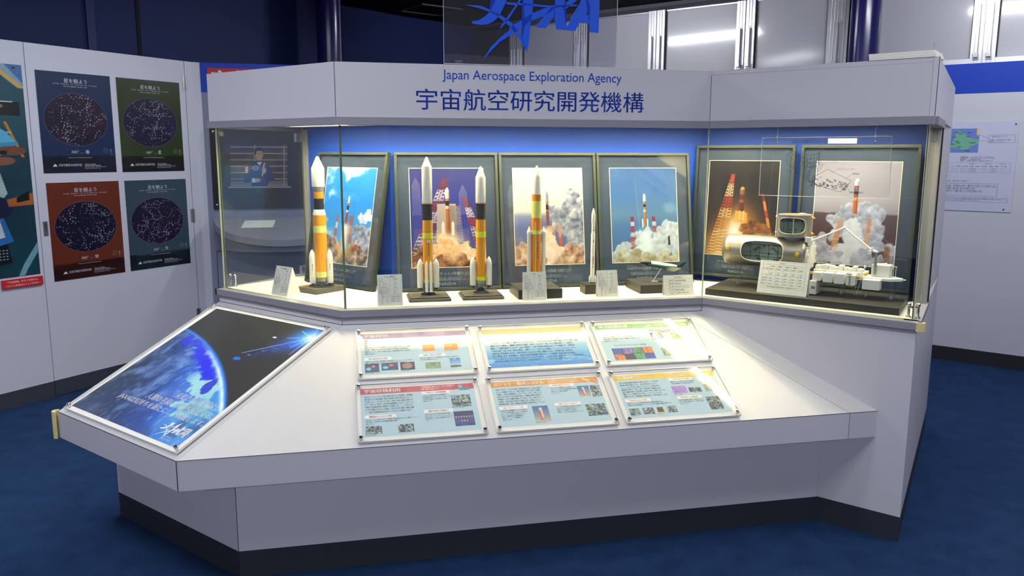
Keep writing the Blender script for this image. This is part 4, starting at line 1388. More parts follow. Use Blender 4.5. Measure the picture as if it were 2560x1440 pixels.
BODY = {
    'sci': '科学衛星を使った大気圏外から観測する天体と太陽系、\nこれまで見えなかった宇宙の姿が明らかになってきました。\n宇宙科学研究は、宇宙の起源、構造、進化の謎を解き明かし、\n惑星の進化のプロセスを解明し、生命の起源に迫ります。X線、\n赤外線、電波などのさまざまな波長の天文観測と惑星探査を\n推進することで、私たち人類の成立と未来を探るための研究を\n進めています。',
    'img': '人工衛星からの観測によって地球環境の変化を\n広い範囲で繰り返しとらえ、気候変動の解明に\n役立てます。観測データは、災害の監視や農業、\n漁業など、暮らしの中でも広く利用され、\n地球規模の水循環や植生の理解を深めるために\n活用されています。',
    'env': '宇宙ステーションでは、大気の制約を受けない天体観測、地球観測、\n微小重力下での材料実験、医学や生物学の研究を恒久的に行うこと\nが可能となり、これまでにない新しい発見と知見の獲得が期待され\nます。日本として初めての有人宇宙実験施設「きぼう」を打ち上げ、\n本格的な宇宙環境利用の基盤作りを目指します。ここで行われるさ\nまざまな実験プログラムの成果は、日本の科学や産業の発展に貢献\nし、今後の宇宙環境利用の拡大につながることが期待されます。',
    'roc': '日本はこれまで、さまざまな研究と実験を重ねながら、独自の技術で\nロケットを開発してきました。現在では高い打ち上げ能力と信頼性\nを確保し、日本の宇宙開発をしっかりと支えています。今後、さらに\n性能の向上と低コスト化の実現を目指し、国際的な競争力を備えた\n宇宙輸送システムの構築を推進していきます。また、次世代ロケット\nの開発や、将来の有人宇宙飛行を見据えた新しい輸送システムの\n研究開発を続け、日本の自律的な宇宙活動の基盤を確立していきます。',
    'tec': '日本の宇宙航空開発を技術的に先導するために、さまざまな\n最先端の開発を進めています。高い専門性を有するプロ\nフェッショナルたちが、将来のプロジェクトの実現を目指し、\n基礎研究を続けています。今後、宇宙分野では信頼性の高い\n部品や機器の開発、航空分野では次世代の新しい航空システムを\n構築することが期待されています。これらのミッションを\n実現するために、技術基盤の充実を目指して研究を進めています。',
    'mid': '日本の宇宙・航空の研究や開発を進めてきた3つの機関を結集し、宇宙航空研究開発機構（JAXA\n（ジャクサ））として新たに活動することになりました。これからはそれぞれの分野で達成してきた知識、技術、\n経験をひとつに集約し、基礎的な研究から開発、利用にいたるまで一貫して行う体制を整えて、中核的な\n機関として活動を進めていきます。JAXAの使命は、日本の宇宙航空技術を自らの力で発展させ、宇宙航空\nの開発を通じて国と社会の安全を確保し、国民のくらしの質の向上に貢献していくことにあります。また、\n人類共通の知的資産の拡大と、知的存在感のある社会の実現に貢献するため、世界最先端の宇宙科学\n研究を推進します。宇宙開発は、本格的な有人宇宙活動の時代に入り、宇宙環境の利用はますます促進\nされて、私たちのくらしに大きくかかわるようになってきます。JAXAは、宇宙・航空が持つ大きな可能性を追求し、\n人類の平和と幸福のために役立てるよう、気持ちを新たにして、これからの研究開発に挑みます。',
}
SUB = {   # small headings: x, y (fraction of the sheet), text, body
    'sci': [(.03, .60, .24, '宇宙の進化を探る天文観測', '太陽をはじめ天体の観測衛星と惑星探査プロジェクトにより宇宙の\n構造、太陽系とブラックホールなど宇宙の進化を探ります。'), (.53, .57, .24, '先端的・先進の工学研究', '宇宙工学は、観測システムと宇宙輸送などの日々進化する技術を研究、\nさまざまな実験を行っています。')],
    'img': [(.50, .12, .22, '地球を見つめる人工衛星', '観測衛星は宇宙から地球を見守り、\n暮らしに役立つ情報を送ります。')],
    'env': [(.03, .57, .26, '国際宇宙ステーションへの参加', '地上400kmに、サッカー場ほどの大きさの人類最大の施設が建設されています。国際パートナーの\n計画に参加し、約15か国による有人宇宙技術の獲得と成果を\n目指しています。'), (.53, .13, .25, '「きぼう」日本実験棟', '「きぼう」は日本初の有人宇宙実験施設です。\n船内実験室と船外プラットフォームがあり、日本\nの科学者や技術者たちが長期滞在して各種の\n実験を行います。'), (.53, .53, .25, '活躍する日本の宇宙飛行士', 'JAXAではこれまでに8人の宇宙飛行士が誕\n生しています。スペースシャトルミッションに\n何度も参加し、さまざまな成果をもたらして\nいます。')],
    'roc': [(.03, .56, .25, '日本の主力ロケット、H-IIA', 'H-IIAは日本の宇宙開発をリードする大型ロケ\nットです。性能を高め、ロケットの組み合わ\nせによって、さまざまな衛星の打上げに\n対応し、国際市場の大型商業衛星や\n宇宙ステーションへの補給機など\nを支えています。'), (.53, .12, .23, '科学衛星、探査機の打ち上げを担う', 'M-Vは、1.4トンの衛星を打ち上げる固体\nロケットで、さまざまな天文観測衛星や惑星探査\n機を打ち上げ、探査の最先端を\nになっています。'), (.53, .55, .24, '宇宙へのカウントダウン', '打ち上げ隊の種子島、内之浦打ち上げ射場。\nJAXAの打ち上げ作業は安全に行われ、\n今後は二つの射場をつなぎ運用し、\n世界とつながるための拠点をめざしています。')],
    'tec': [(.03, .57, .24, '宇宙輸送と航空の技術', '次世代をリードする先端技術は日本の宇宙航空開発を支え、\n信頼性の高い開発基盤をつくり、さまざまな基礎的な技術を研究します。'), (.53, .13, .24, '次世代航空機の開発', '環境にやさしい静かな次世代の旅客機、\n小型超音速機などの研究を進めます。'), (.53, .57, .24, '衛星を支える基盤技術', '次世代電子部品の研究、宇宙ロボットや\n新しい通信の実験を行い、将来の衛星を\n支えています。')],
}
TH_ = {   # pictures printed in the sheet: x0, y0, x1, y1, kind
    'sci': [(.03, .74, .155, .95, 'space'), (.175, .74, .325, .92, 'mach2'), (.345, .74, .475, .93, 'heat'), (.57, .33, .68, .50, 'sun'), (.77, .33, .90, .50, 'sun2'), (.575, .78, .715, .93, 'green'), (.80, .70, .90, .92, 'sky')],
    'img': [(.08, .66, .49, .97, 'mosaic'), (.54, .28, .66, .48, 'mosaic'), (.76, .30, .86, .48, 'green'), (.58, .70, .70, .92, 'green')],
    'env': [(.03, .79, .165, .95, 'mach'), (.30, .79, .43, .95, 'mach'), (.78, .25, .95, .50, 'mach'), (.78, .60, .95, .90, 'crew')],
    'roc': [(.32, .59, .46, .93, 'rocket'), (.78, .20, .89, .45, 'rocket'), (.90, .20, .99, .45, 'mach'), (.80, .62, .98, .88, 'mach')],
    'tec': [(.03, .78, .13, .93, 'mach'), (.155, .78, .26, .93, 'mach'), (.285, .79, .36, .92, 'yellow'), (.385, .77, .475, .92, 'mach'), (.52, .33, .66, .50, 'purple'), (.68, .38, .80, .50, 'mach'), (.84, .32, .95, .48, 'green'), (.80, .62, .93, .92, 'mach')],
}
for idx, (key, s0, s1, u0, u1, band, title, note, label) in enumerate(PANELS):
    T = FS @ Matrix.Translation((s0, u0, 0))
    Wd, Hd = s1 - s0, u1 - u0
    root = thing('information_panel', label, 'information panel', T, 'information panels on the sloping desk')
    MB().box(0, Wd, 0, Hd, .009, .016).build('acrylic_plate', 'acrylplate', root, 0.0008)
    ed = MB()
    ed.box(0, Wd, -.0006, 0, .009, .016); ed.box(-.0006, 0, 0, Hd, .009, .016); ed.box(Wd, Wd + .0006, 0, Hd, .009, .016); ed.box(0, Wd, Hd, Hd + .0006, .009, .016)
    ed.build('plate_edge', 'aedge', root)
    MB().box(.002, Wd - .002, .002, Hd - .002, .0045, .0085).build('backing', 'paper', root)
    screws(root, [(.012, .014), (Wd - .012, .014), (.012, Hd - .014), (Wd - .012, Hd - .014)], .0165)
    x0, x1, y0, y1 = .017, Wd - .020, .026, Hd - .018
    w, h = x1 - x0, y1 - y0
    pw, ph = 300, int(300 * h / w)
    p = Pic(pw, ph, 'b4d2e0', 30 + idx)
    a_ = p.asp
    put = lambda off: (lambda u, v: (x0 + u * w, y0 + (1 - v) * h, off))
    tx = MB()
    fit = lambda: None
    def line(bodytxt, x, y, wd, ht, mi, lines=1, bold=0.0, align='l', spacing=1.0):
        """text block with its top at y (fraction from the top)"""
        v, f = glyphs(bodytxt, res=1, line=1.25)
        lo, hi = v.min(0), v.max(0)
        sx, sy = wd / (hi[0] - lo[0]), ht / (hi[1] - lo[1])
        q = (v - lo) * np.array([sx, sy])
        ox = x if align == 'l' else x - wd / 2
        for sh in ((0.0,) if bold == 0 else (-bold * sx, bold * sx)):
            tx.add([(x0 + (ox + c[0] + sh) * w, y0 + (1 - y) * h - ht * h + c[1] * h, .0092 if mi == 0 else .0093) for c in q], f, mi)
    if key == 'mid':
        p.grad([(0, 'b8a468'), (.12, 'c8b878'), (.3, 'cfe0e4'), (.55, '8cc4e4'), (.8, '3a98dc'), (1, '1e80d0')])
        p.blend(sstep(.55, .75, p.noise(6, 4, 5, sx=.6)) * (p.Y > .75) * .5, 'b8e0f0')
        line(BODY['mid'], .05, .29, .90, .58, 0, 9)
    else:
        p.rect(0, 0, a_, .125, band)
        p.blend((p.Y < .125) * (p.X > a_ * .4) * (p.X < a_ * .8) * .12, 'ffffff')
        line(title, .035, .022, .035 + .046 * len(title) * (1.0 if len(title) < 8 else .83), .078, 1, 1, bold=.022)
        if note:
            line(note, .53, .022, .30, .078, 1, 2)
        # small picture at the right end of the band
        if key == 'roc':
            p.line((a_ * .86, .03), (a_ * .985, .16), .012, 'f0ece0'); p.line((a_ * .92, .09), (a_ * .985, .16), .010, 'c85030')
        elif key == 'env':
            p.ell(a_ * .88, .07, .02 * a_, .05, '6cb0d0'); p.rect(a_ * .87, .09, a_ * .96, .15, '3c84ac')
        elif key == 'tec':
            p.poly([(a_ * .86, .04), (a_ * .96, .06), (a_ * .94, .14), (a_ * .88, .12)], 'c8ccc0')
        elif key == 'img':
            p.rect(a_ * .87, .03, a_ * .97, .12, '7cb86c'); p.rect(a_ * .90, .05, a_ * .94, .10, 'e0d088')
        n = BODY[key].count('\n') + 1
        bw = .42 if key != 'img' else .40
        line(BODY[key], .035, .165, bw, .052 * n, 0, n)
        for (sx_, sy_, sw_, st, sb) in SUB[key]:
            p.rect(a_ * sx_, sy_, a_ * (sx_ + sw_), sy_ + .062, 'f4f2ee')
            line(st, sx_ + sw_ / 2, sy_ + .013, sw_ * .72, .038, 2, 1, bold=.015, align='c')
            n = sb.count('\n') + 1
            line(sb, sx_ + .005, sy_ + .078, (.43 if n <= 3 and sx_ < .4 else (.24 if key in ('env', 'roc', 'tec') else .36)), .038 * n, 0, n)
        for k, (a0, b0, a1, b1, kd) in enumerate(TH_[key]):
            thumb(p, a_ * a0, b0, a_ * a1, b1, {'mach2': 'space', 'sun2': 'sun'}.get(kd, kd), 90 + idx * 10 + k)
            if k % 2 == 0 and kd != 'mosaic':
                line('写真の説明', a0, b1 + .008, (a1 - a0) * .6, .018, 0)
        if key == 'img':
            line('かけがえのない水の惑星', .12, .565, .33, .04, 0, spacing=1.4)
    sheet('printed_sheet', p, [(x0, y1, .0088), (x1, y1, .0088), (x1, y0, .0088), (x0, y0, .0088)], P_PAPER, root)
    tx.build('lettering', [M['ink'], M['paper'], mat('coloured_ink_' + key, band or '000000', .7)], root)

# earth poster on the left wing of the desk
root = thing('earth_poster', 'large slanted poster of the blue earth against black space under acrylic', 'poster', FSL)
PQ = [(.032, .019), (.866, .020), (.789, .851), (-.069, .851)]
def quad_prism(m, q, z0, z1, mi=0):
    return m.prism(q, z0, z1, mi)
MB().prism(PQ, .010, .018).build('acrylic_plate', 'satin', root, 0.0008)
ed = MB()
for i in range(4):
    a_, b_ = Vector(PQ[i]), Vector(PQ[(i + 1) % 4])
    t_ = (b_ - a_).normalized(); n_ = Vector((t_.y, -t_.x)) * .0008
    ed.prism([tuple(a_), tuple(a_ + n_), tuple(b_ + n_), tuple(b_)][::-1], .010, .018)
ed.build('plate_edge', 'aedge', root)
MB().prism([(.036, .023), (.860, .024), (.785, .847), (-.063, .847)], .005, .0092).build('backing', 'paper', root)
screws(root, [(.046, .036), (.848, .036), (.772, .836), (-.050, .836)], .0185)
pe = pic_earth()
sheet('printed_sheet', pe, [(-.028, .830, .0096), (.762, .830, .0096), (.826, .042, .0096), (.043, .045, .0096)], P_GLOSS, root)
tx = MB()
pt_ = on_slope(.0100)
for body, x0_, x1_, y_ in (('未知の世界を探究し、', .494, .800, .247), ('人類の平和と幸福へ役立てる、', .353, .806, .201), ('JAXAは気持ちを新たにして挑戦します。', .207, .812, .155)):
    text(tx, body, x0_, y_, pt_, w=x1_ - x0_, h=.037, bold=.012, res=2)
KP = .163 / 1510
emblem(lambda x, y, d: (.634 + (x - 370) * KP, .097 - (y - 250) * KP, .0100 + d), 0.0, tx)
text(tx, 'Japan Aerospace\nExploration Agency', .700, .052, pt_, w=.062, h=.026, res=1)
tx.build('lettering', mat('poster_white_ink', 'e4e6ea', .6), root)

# ================================================================== inside the showcase
ZF = Z_FLOOR + 0.0026
FL = frame('gD', 'gA', ZF)
FM = frame('gA', 'gB', ZF)
FR = frame('gB', 'gC', ZF)

def framed_photo(F, s0, s1, z0, H, b0, b1, pic, caption, label, group='framed launch photographs in the showcase'):
    """frame standing at depth b0 (bottom) and leaning back to b1 (top)"""
    W = s1 - s0
    lean = math.atan2(b1 - b0, H)
    T = F @ Matrix.Translation((s0, b0, z0)) @ Matrix.Rotation(-lean, 4, 'X')
    root = thing('framed_photo', label, 'framed photograph', T, group)
    f = MB()
    fw = .014
    for (a, b, c_, d) in ((0, W, 0, fw), (0, W, H - fw, H), (0, fw, fw, H - fw), (W - fw, W, fw, H - fw)):
        f.box(a, b, -.010, .014, c_, d)
    f.build('frame', 'frame', root, 0.0015)
    MB().box(fw - .002, W - fw + .002, .004, .012, fw - .002, H - fw + .002).build('mount', 'mount', root)
    x0, x1, zt, zb = .143 * W, .855 * W, H - .115 * H, H - .832 * H
    e = MB()
    for (a, b, c_, d) in ((x0 - .003, x1 + .003, zb - .003, zb), (x0 - .003, x1 + .003, zt, zt + .003), (x0 - .003, x0, zb, zt), (x1, x1 + .003, zb, zt)):
        e.box(a, b, .0032, .0045, c_, d)
    e.build('mount_edge', 'bevelw', root)
    sheet('photo_print', pic, [(x0, .0036, zt), (x1, .0036, zt), (x1, .0036, zb), (x0, .0036, zb)], P_PAPER, root)
    c_ = MB()
    w1 = lambda u, v: (u, .0034, v)
    text(c_, caption, W * .5, H * .108, w1, w=W * .42, h=.017, anchor='c', res=1, bold=.008)
    text(c_, '2002年9月10日 17時20分打上げ\n宇宙開発事業団 種子島宇宙センター', W * .5, H * .070, w1, w=W * .34, h=.017, anchor='c', res=1)
    text(c_, 'NASDA', W * .48, H * .036, w1, w=W * .16, h=.014, anchor='c', res=1, bold=.02)
    c_.build('caption', 'capt', root)
    MB().box(fw - .001, W - fw + .001, -.0035, -.0015, fw - .001, H - fw + .001).build('cover_glass', 'picglass', root)
    return root

framed_photo(FL, .168, .680, .0025, .672, .368, .492, rich(pic_blue_sky()), 'H-IIAロケット4号機打上げ', 'framed photo of a launch under bright blue sky, left wing of the case')
framed_photo(FM, .250, .757, .0025, .672, .368, .492, rich(pic_tower_launch(), 1.35, (.95, .92, 1.0)), 'H-IIAロケット2号機打上げ', 'framed launch photo with red towers and violet sky, behind the two rockets on stands')
framed_photo(FM, .763, 1.262, .0025, .672, .368, .492, rich(pic_grey_smoke()), 'H-IIAロケット試験機2号機打上げ', 'framed launch photo with pale yellow sky and billowing grey smoke')
framed_photo(FM, 1.267, 1.770, .0025, .672, .368, .492, rich(pic_white_plume(), 1.25, (.84, .92, 1.12)), 'H-IIAロケット試験機1号機打上げ', 'framed launch photo with blue sky and cream plume, behind the small spaceplane')
framed_photo(FR, -.250, .258, .032, .672, .436, .462, rich(pic_night()), 'H-IIAロケット3号機打上げ', 'framed night launch photo with glowing towers, left of the right wing')
framed_photo(FR, .287, .811, .032, .672, .436, .462, rich(pic_grey_sky()), 'H-IIAロケット5号機打上げ', 'framed launch photo under grey sky above the white station platform')

# ------------------------------------------------------------------ rocket models
def curved(r, x=0.0, y=0.0, a0=-math.pi / 2):
    """wrap lettering round a cylinder, facing the viewer"""
    return lambda u, v: (x + (r + .0004) * math.cos(a0 + u / r), y + (r + .0004) * math.sin(a0 + u / r), v)

def stage(root, name, m, prof, n=40, c=(0, 0, 0), parent=None):
    return MB().lathe(prof, n, c).build(name, m, parent or root)

def booster(root, x, y, r, z0, z1, nose=.05, label=None, strut_to=None, rr=None, noz=True):
    """white strap-on booster with a rounded nose"""
    pf = [(r * .92, z0), (r, z0 + .002), (r, z1 - nose)]
    for k in range(1, 9):
        t = k / 8
        pf.append((r * (1 - t ** 2.0) ** .75 if t < 1 else 0.0, z1 - nose + nose * t))
    b = MB().lathe(pf, 24, (x, y, 0)).build('booster', 'rwhite', root)
    if noz:
        MB().lathe([(r * .62, z0 - .010), (r * .45, z0)], 18, (x, y, 0)).build('nozzle', 'nozzle', b)
    if strut_to is not None:
        m = MB()
        d = Vector((x, y)).normalized()
        t = Vector((-d.y, d.x))
        zt, zb = strut_to
        for s in (-1, 1):
            p = Vector((x, y)) - d * r * .2 + t * s * r * .9
            q = d * rr + t * s * rr * .25
            m.tube((p.x, p.y, zt), (q.x, q.y, zt), .0012, 6)
            m.tube((p.x, p.y, zb), (q.x, q.y, zb), .0012, 6)
            m.tube((p.x, p.y, zt), (q.x, q.y, zb), .0010, 6)
        m.build('strut', 'rwhite', b)
    return b

def stand(root, w, d, h, cy=0.0, plate=True):
    b = MB().box(-w / 2, w / 2, cy - d / 2, cy + d / 2, 0, h * .62).build('base', 'base', root, 0.003)
    MB().box(-w / 2 + .006, w / 2 - .006, cy - d / 2 + .006, cy + d / 2 - .006, h * .62, h).build('base_plate', 'base', b, 0.004)
    if plate:
        MB().box(-.042, .042, cy - d / 2 + .018, cy - d / 2 + .034, h, h + .0012).build('name_plate', 'plinth', b)
        t = MB(); text(t, 'H-IIAロケット', 0, cy - d / 2 + .022, lambda u, v: (u, v, h + .0014), w=.042, anchor='c', res=1)
        t.build('plate_lettering', 'capt', b)
    return b

# tall rocket with four strap-ons
def two_tone(F, x, y, label, top, fair, parts_, side):
    root = thing('rocket_model', label, 'rocket model', F @ Matrix.Translation((x, y, 0)), 'rocket models in the showcase')
    stand(root, .190, .165, .021)
    MB().lathe([(.034, .021), (.034, .024), (.029, .027), (.021, .029), (.019, .032), (.019, .036), (.010, .039), (.008, .046)], 32).build('stand_disc', 'plinth', root)
    r = .0222
    for (nm, m, z0, z1, dr) in parts_:
        stage(root, nm, m, [(r + dr, z0), (r + dr, z1)])
    z0, z1, zt = fair
    pf = [(r - .001, z0), (r + .0006, z0 + .003), (r + .0006, z1)]
    for k in range(1, 7):
        t = k / 6
        pf.append((r * (1 - t) + .0045 * t if k < 6 else .0046, z1 + (zt - .004 - z1) * t))
    pf += [(.0032, zt - .0018), (0, zt)]
    stage(root, 'payload_fairing', 'rwhite', pf)
    return root, r
ra, r = two_tone(FM, .377, .172, 'tallest rocket model with black band, flag and four white boosters', .645, (.437, .600, .645),
    [('first_stage', 'orange', .089, .362, 0), ('engine_skirt', 'yelgreen', .076, .089, .0003), ('yellow_band', 'yelgreen', .279, .305, .0008), ('interstage', 'rblack', .364, .434, 0), ('upper_stage', 'orange', .4345, .473, 0)], True)
ra.children[-1]
MB().lathe([(.012, .046), (.016, .060), (.021, .076)], 30).build('engine', 'rgrey', ra)
for sx in (-1, 1):
    booster(ra, sx * .0365, -.004, .0140, .053, .187, .04, strut_to=(.166, .092), rr=.0222)
    booster(ra, sx * .0095, -.0305, .0068, .046, .180, .035, noz=False)
    MB().lathe([(.0086, .036), (.0062, .050)], 16, (sx * .0095, -.0305, 0)).build('small_nozzle', 'rwhite', ra)
lt = MB()
for k, ch in enumerate('NIPPON'):
    text(lt, ch, 0.002, .250 - k * .0098, curved(.0222), w=.0042 if ch != 'I' else .001, h=.0072, anchor='c', res=1, bold=.02)
text(lt, 'H-IIA', 0, .3075, curved(.0222), w=.015, h=.0045, anchor='c', res=1)
lt.build('lettering', 'ink', ra)
fl = MB()
pc = curved(.0222)
for i in range(6):
    u0, u1 = -.006 + .014 * i / 6 + .001, -.006 + .014 * (i + 1) / 6 + .001
    fl.quad(pc(u0, .2625), pc(u1, .2625), pc(u1, .2725), pc(u0, .2725))
fl.build('flag', 'rwhite', ra)
sun = MB()
pc2 = curved(.0225)
sun.add([pc2(.002 + .0026 * math.cos(k * .5236), .2675 + .0026 * math.sin(k * .5236)) for k in range(12)], [tuple(range(12))])
sun.build('flag_disc', 'rred', ra)
MB().box(.0212, .0235, -.006, -.003, .09, .373).box(-.0245, -.0215, -.006, -.002, .436, .458).build('cable_duct', 'rwhite', ra)

rb, r = two_tone(FM, .622, .175, 'rocket model with black band and two white boosters, right of the tallest rocket', .603, (.436, .553, .603),
    [('first_stage', 'orange', .097, .362, 0), ('engine_skirt', 'yelgreen', .079, .097, .0003), ('yellow_band', 'yelgreen', .279, .306, .0012), ('interstage', 'rblack', .364, .434, 0), ('upper_stage', 'orange', .4345, .473, 0)], True)
MB().lathe([(.008, .046), (.009, .048), (.0125, .052), (.0145, .064), (.019, .068), (.020, .079)], 30).build('engine', 'rgrey', rb)
for sx in (-1, 1):
    booster(rb, sx * .0375, -.002, .0138, .056, .190, .04, strut_to=(.169, .092), rr=.0222)

# rocket on the square grey stand, left wing
rc = thing('rocket_model', 'rocket model with wide white nose on a square dark stand, left wing', 'rocket model', FL @ Matrix.Translation((.458, .236, 0)), 'rocket models in the showcase')
b = MB().box(-.080, .072, -.092, .080, 0, .024).build('base', 'base', rc, 0.002)
MB().box(-.074, -.040, -.088, .002, .024, .0255).build('name_plate', 'gold', b)
MB().lathe([(.060, .0242), (.060, .0275)], 48).build('stand_disc', 'plinth', rc)
MB().lathe([(.0135, .028), (.0145, .040), (.026, .048), (.0275, .068)], 36).build('engine', 'rgrey', rc)
MB().lathe([(.005, .028), (.005, .046), (0, .050)], 14, (-.012, -.030, 0)).build('support_pin', 'steel', rc)
for nm, m, pf in (('engine_skirt', 'palegreen', [(.030, .068), (.0305, .096)]), ('first_stage', 'orange', [(.0305, .096), (.0305, .368)]), ('pale_band', 'palegreen', [(.0312, .284), (.0312, .317)]),
                  ('adapter_cone', 'rwhite', [(.0307, .3682), (.0307, .371), (.0245, .394)]), ('interstage', 'rblack', [(.0235, .3942), (.0235, .446)]), ('upper_stage', 'orange', [(.0235, .4462), (.0240, .449), (.0240, .474), (.0235, .478)]),
                  ('fairing_base', 'rgrey', [(.0240, .4782), (.0300, .502)])):
    MB().lathe(pf, 44).build(nm, m, rc)
pf = [(.0302, .5022), (.0304, .588)]
for k in range(1, 6):
    pf.append((.0304 - .0214 * k / 5, .588 + .047 * k / 5))
pf += [(.0075, .640), (.004, .6435), (0, .6445)]
MB().lathe(pf, 44).build('payload_fairing', 'rwhite', rc)
cam_dir = (FL.inverted() @ Vector((0, 0, 1.6)) - Vector((.458, .236, 0))); cam_dir.z = 0; cam_dir.normalize()
sidev = Vector((-cam_dir.y, cam_dir.x, 0))
for sx in (-1, 1):
    q = sidev * sx * .0405 + cam_dir * .010
    bo = booster(rc, q.x, q.y, .0155, .040, .204, .045, strut_to=(.165, .075), rr=.0305)
    lt = MB()
    ang = math.atan2(cam_dir.y, cam_dir.x)
    for k, ch in enumerate('JAXA'):
        text(lt, ch, 0, .128 - k * .008, curved(.0156, q.x, q.y, ang), w=.005, h=.006, anchor='c', res=1, bold=.02)
    lt.build('lettering', 'ink', bo)

# rocket on the dark block: deep orange body
rd = thing('rocket_model', 'deep orange rocket model with slim white boosters standing on a dark block', 'rocket model', FM @ Matrix.Translation((.884, .170, .0444)), 'rocket models in the showcase')
zb = -.044
for nm, m, pf in (('nozzle', 'nozzle', [(.011, 0), (.007, .014)]), ('first_stage', 'orange2', [(.0222, .014), (.0225, .016), (.0225, .365 + zb)]), ('pale_band', 'palegreen', [(.0229, .289 + zb), (.0229, .308 + zb)]),
                  ('interstage', 'palegreen', [(.0227, .3652 + zb), (.0227, .443 + zb)]), ('upper_stage', 'orange2', [(.0215, .4432 + zb), (.0215, .4728 + zb)])):
    MB().lathe(pf, 40).build(nm, m, rd)
pf = [(.0212, .473 + zb), (.0212, .556 + zb)]
for k in range(1, 6):
    pf.append((.0212 - .0152 * k / 5, .556 + zb + .040 * k / 5))
pf += [(.005, .601 + zb), (.003, .604 + zb), (0, .605 + zb)]
MB().lathe(pf, 40).build('payload_fairing', 'rwhite', rd)
for sx in (-1, 1):
    x_ = sx * .0345
    bo = MB().lathe([(.0088, .012), (.0095, .014), (.0095, .288 + zb), (.0108, .290 + zb), (.0108, .302 + zb), (.0095, .304 + zb), (.0006, .326 + zb), (0, .326 + zb)], 24, (x_, -.002, 0)).build('booster', 'rwhite', rd)
    MB().lathe([(.0085, 0), (.0055, .012)], 16, (x_, -.002, 0)).build('nozzle', 'nozzle', bo)
    MB().tube((x_ * .75, -.002, .05), (x_ * .55, -.002, .05), .0015, 6).tube((x_ * .75, -.002, .25), (x_ * .55, -.002, .25), .0015, 6).build('strut', 'rwhite', bo)
MB().box(-.0085, -.0060, -.0235, -.0205, .02, .349 + zb).box(.012, .0135, -.0195, -.0165, .443 + zb, .474 + zb).build('cable_duct', 'palegreen', rd)
lt = MB()
for k, ch in enumerate('NIPPON'):
    text(lt, ch, .003, .207 - k * .0136 + zb + .044 - .006, curved(.0225), w=.0062 if ch != 'I' else .0014, h=.0092, anchor='c', res=1, bold=.02)
text(lt, 'H-II', .003, .068, curved(.0225), w=.008, h=.004, anchor='c', res=1)
lt.build('lettering', 'ink', rd)

# small slim rocket
re_ = thing('rocket_model', 'small slim white rocket model with red markings on a small dark block', 'rocket model', FM @ Matrix.Translation((1.167, .190, .0464)), 'rocket models in the showcase')
z_ = -.046
MB().lathe([(.0095, .004), (.0098, .006), (.0098, .283 + z_), (.0080, .290 + z_), (.0080, .330 + z_)], 28).build('body', 'rwhite', re_)
MB().lathe([(.0080, .3302 + z_), (.0092, .337 + z_), (.0094, .372 + z_), (.0075, .385 + z_), (.003, .402 + z_), (0, .406 + z_)], 28).build('payload_fairing', 'rwhite', re_)
mk = MB()
pc = curved(.0099); pd = curved(.0081)
def mark(put, u0, u1, v0, v1):
    for i in range(3):
        a, b = u0 + (u1 - u0) * i / 3, u0 + (u1 - u0) * (i + 1) / 3
        mk.quad(put(a, v0), put(b, v0), put(b, v1), put(a, v1))
for (v0, v1) in ((.296, .304), (.308, .311), (.315, .318)):
    mark(pd, -.003, .000, v0 + z_, v1 + z_); mark(pd, .0008, .0028, v0 + z_, v1 + z_)
mark(pc, -.002, .0016, .242 + z_, .254 + z_); mark(pc, -.002, .0016, .135 + z_, .176 + z_); mark(pc, -.002, .0012, .120 + z_, .131 + z_)
mk.build('red_marking', 'rred', re_)
lt = MB()
for k, ch in enumerate('NIPPON'):
    text(lt, ch, -.0004, .222 - k * .0076 + z_, curved(.0099), w=.0032 if ch != 'I' else .0008, h=.0054, anchor='c', res=1)
lt.build('lettering', 'ink', re_)
for sx in (-1, 1):
    MB().lathe([(.0042, .004), (.0042, .030), (0, .040)], 14, (sx * .0135, -.003, 0)).build('booster', 'rwhite', re_)
MB().lathe([(.008, 0), (.006, .004)], 16).build('nozzle', 'nozzle', re_)

# blocks
def block(x0, x1, y0, y1, h, label):
    o = MB().box(x0, x1, y0, y1, 0, h).build('block', 'plinth', None, 0.0012)
    o.matrix_world = FM
    tag(o, label, 'display block', 'dark blocks under the small models')
block(.780, .988, .075, .285, .044, 'wide dark block under the deep orange rocket')
block(1.120, 1.225, .146, .238, .046, 'smallest dark block, under the slim white rocket')
block(1.384, 1.588, .111, .322, .041, 'dark block under the small spaceplane')

# spaceplane on a slanting support
sp = thing('spaceplane_model', 'small white and dark green spaceplane model tilted on a thin support', 'spaceplane model', FM @ Matrix.Translation((1.495, .20, .0414)))
ax = Vector((-.178, .02, .030))                       # tail to nose
org = Vector((.100, -.004, .066))
X_ = ax.normalized(); Y_ = Vector((-.22, .0, 0)).cross(Vector((0, 0, 1))); Y_ = (Vector((0, -1, .30)) - X_ * Vector((0, -1, .30)).dot(X_)).normalized(); Z_ = X_.cross(Y_)
if Z_.z < 0:
    Y_ = -Y_; Z_ = -Z_
TP = Matrix(((X_.x, Y_.x, Z_.x, org.x), (X_.y, Y_.y, Z_.y, org.y), (X_.z, Y_.z, Z_.z, org.z), (0, 0, 0, 1)))
def loft(secs, mi_f, n=20):
    """secs: (x, half width, height up, depth down)"""
    vs, fs, ms = [], [], []
    for (x_, w_, u_, d_) in secs:
        for k in range(n):
            a = 2 * math.pi * k / n
            c_, s_ = math.cos(a), math.sin(a)
            vs.append((x_, w_ * math.copysign(abs(c_) ** .7, c_), (u_ if s_ > 0 else d_) * math.copysign(abs(s_) ** .7, s_)))
    for i in range(len(secs) - 1):
        for k in range(n):
            fs.append((i * n + k, (i + 1) * n + k, (i + 1) * n + (k + 1) % n, i * n + (k + 1) % n))
    fs.append(tuple(range(n))); fs.append(tuple((len(secs) - 1) * n + k for k in range(n - 1, -1, -1)))
    return vs, fs
secs = [(0, .020, .013, .006), (.02, .021, .0145, .007), (.13, .019, .0145, .007)]
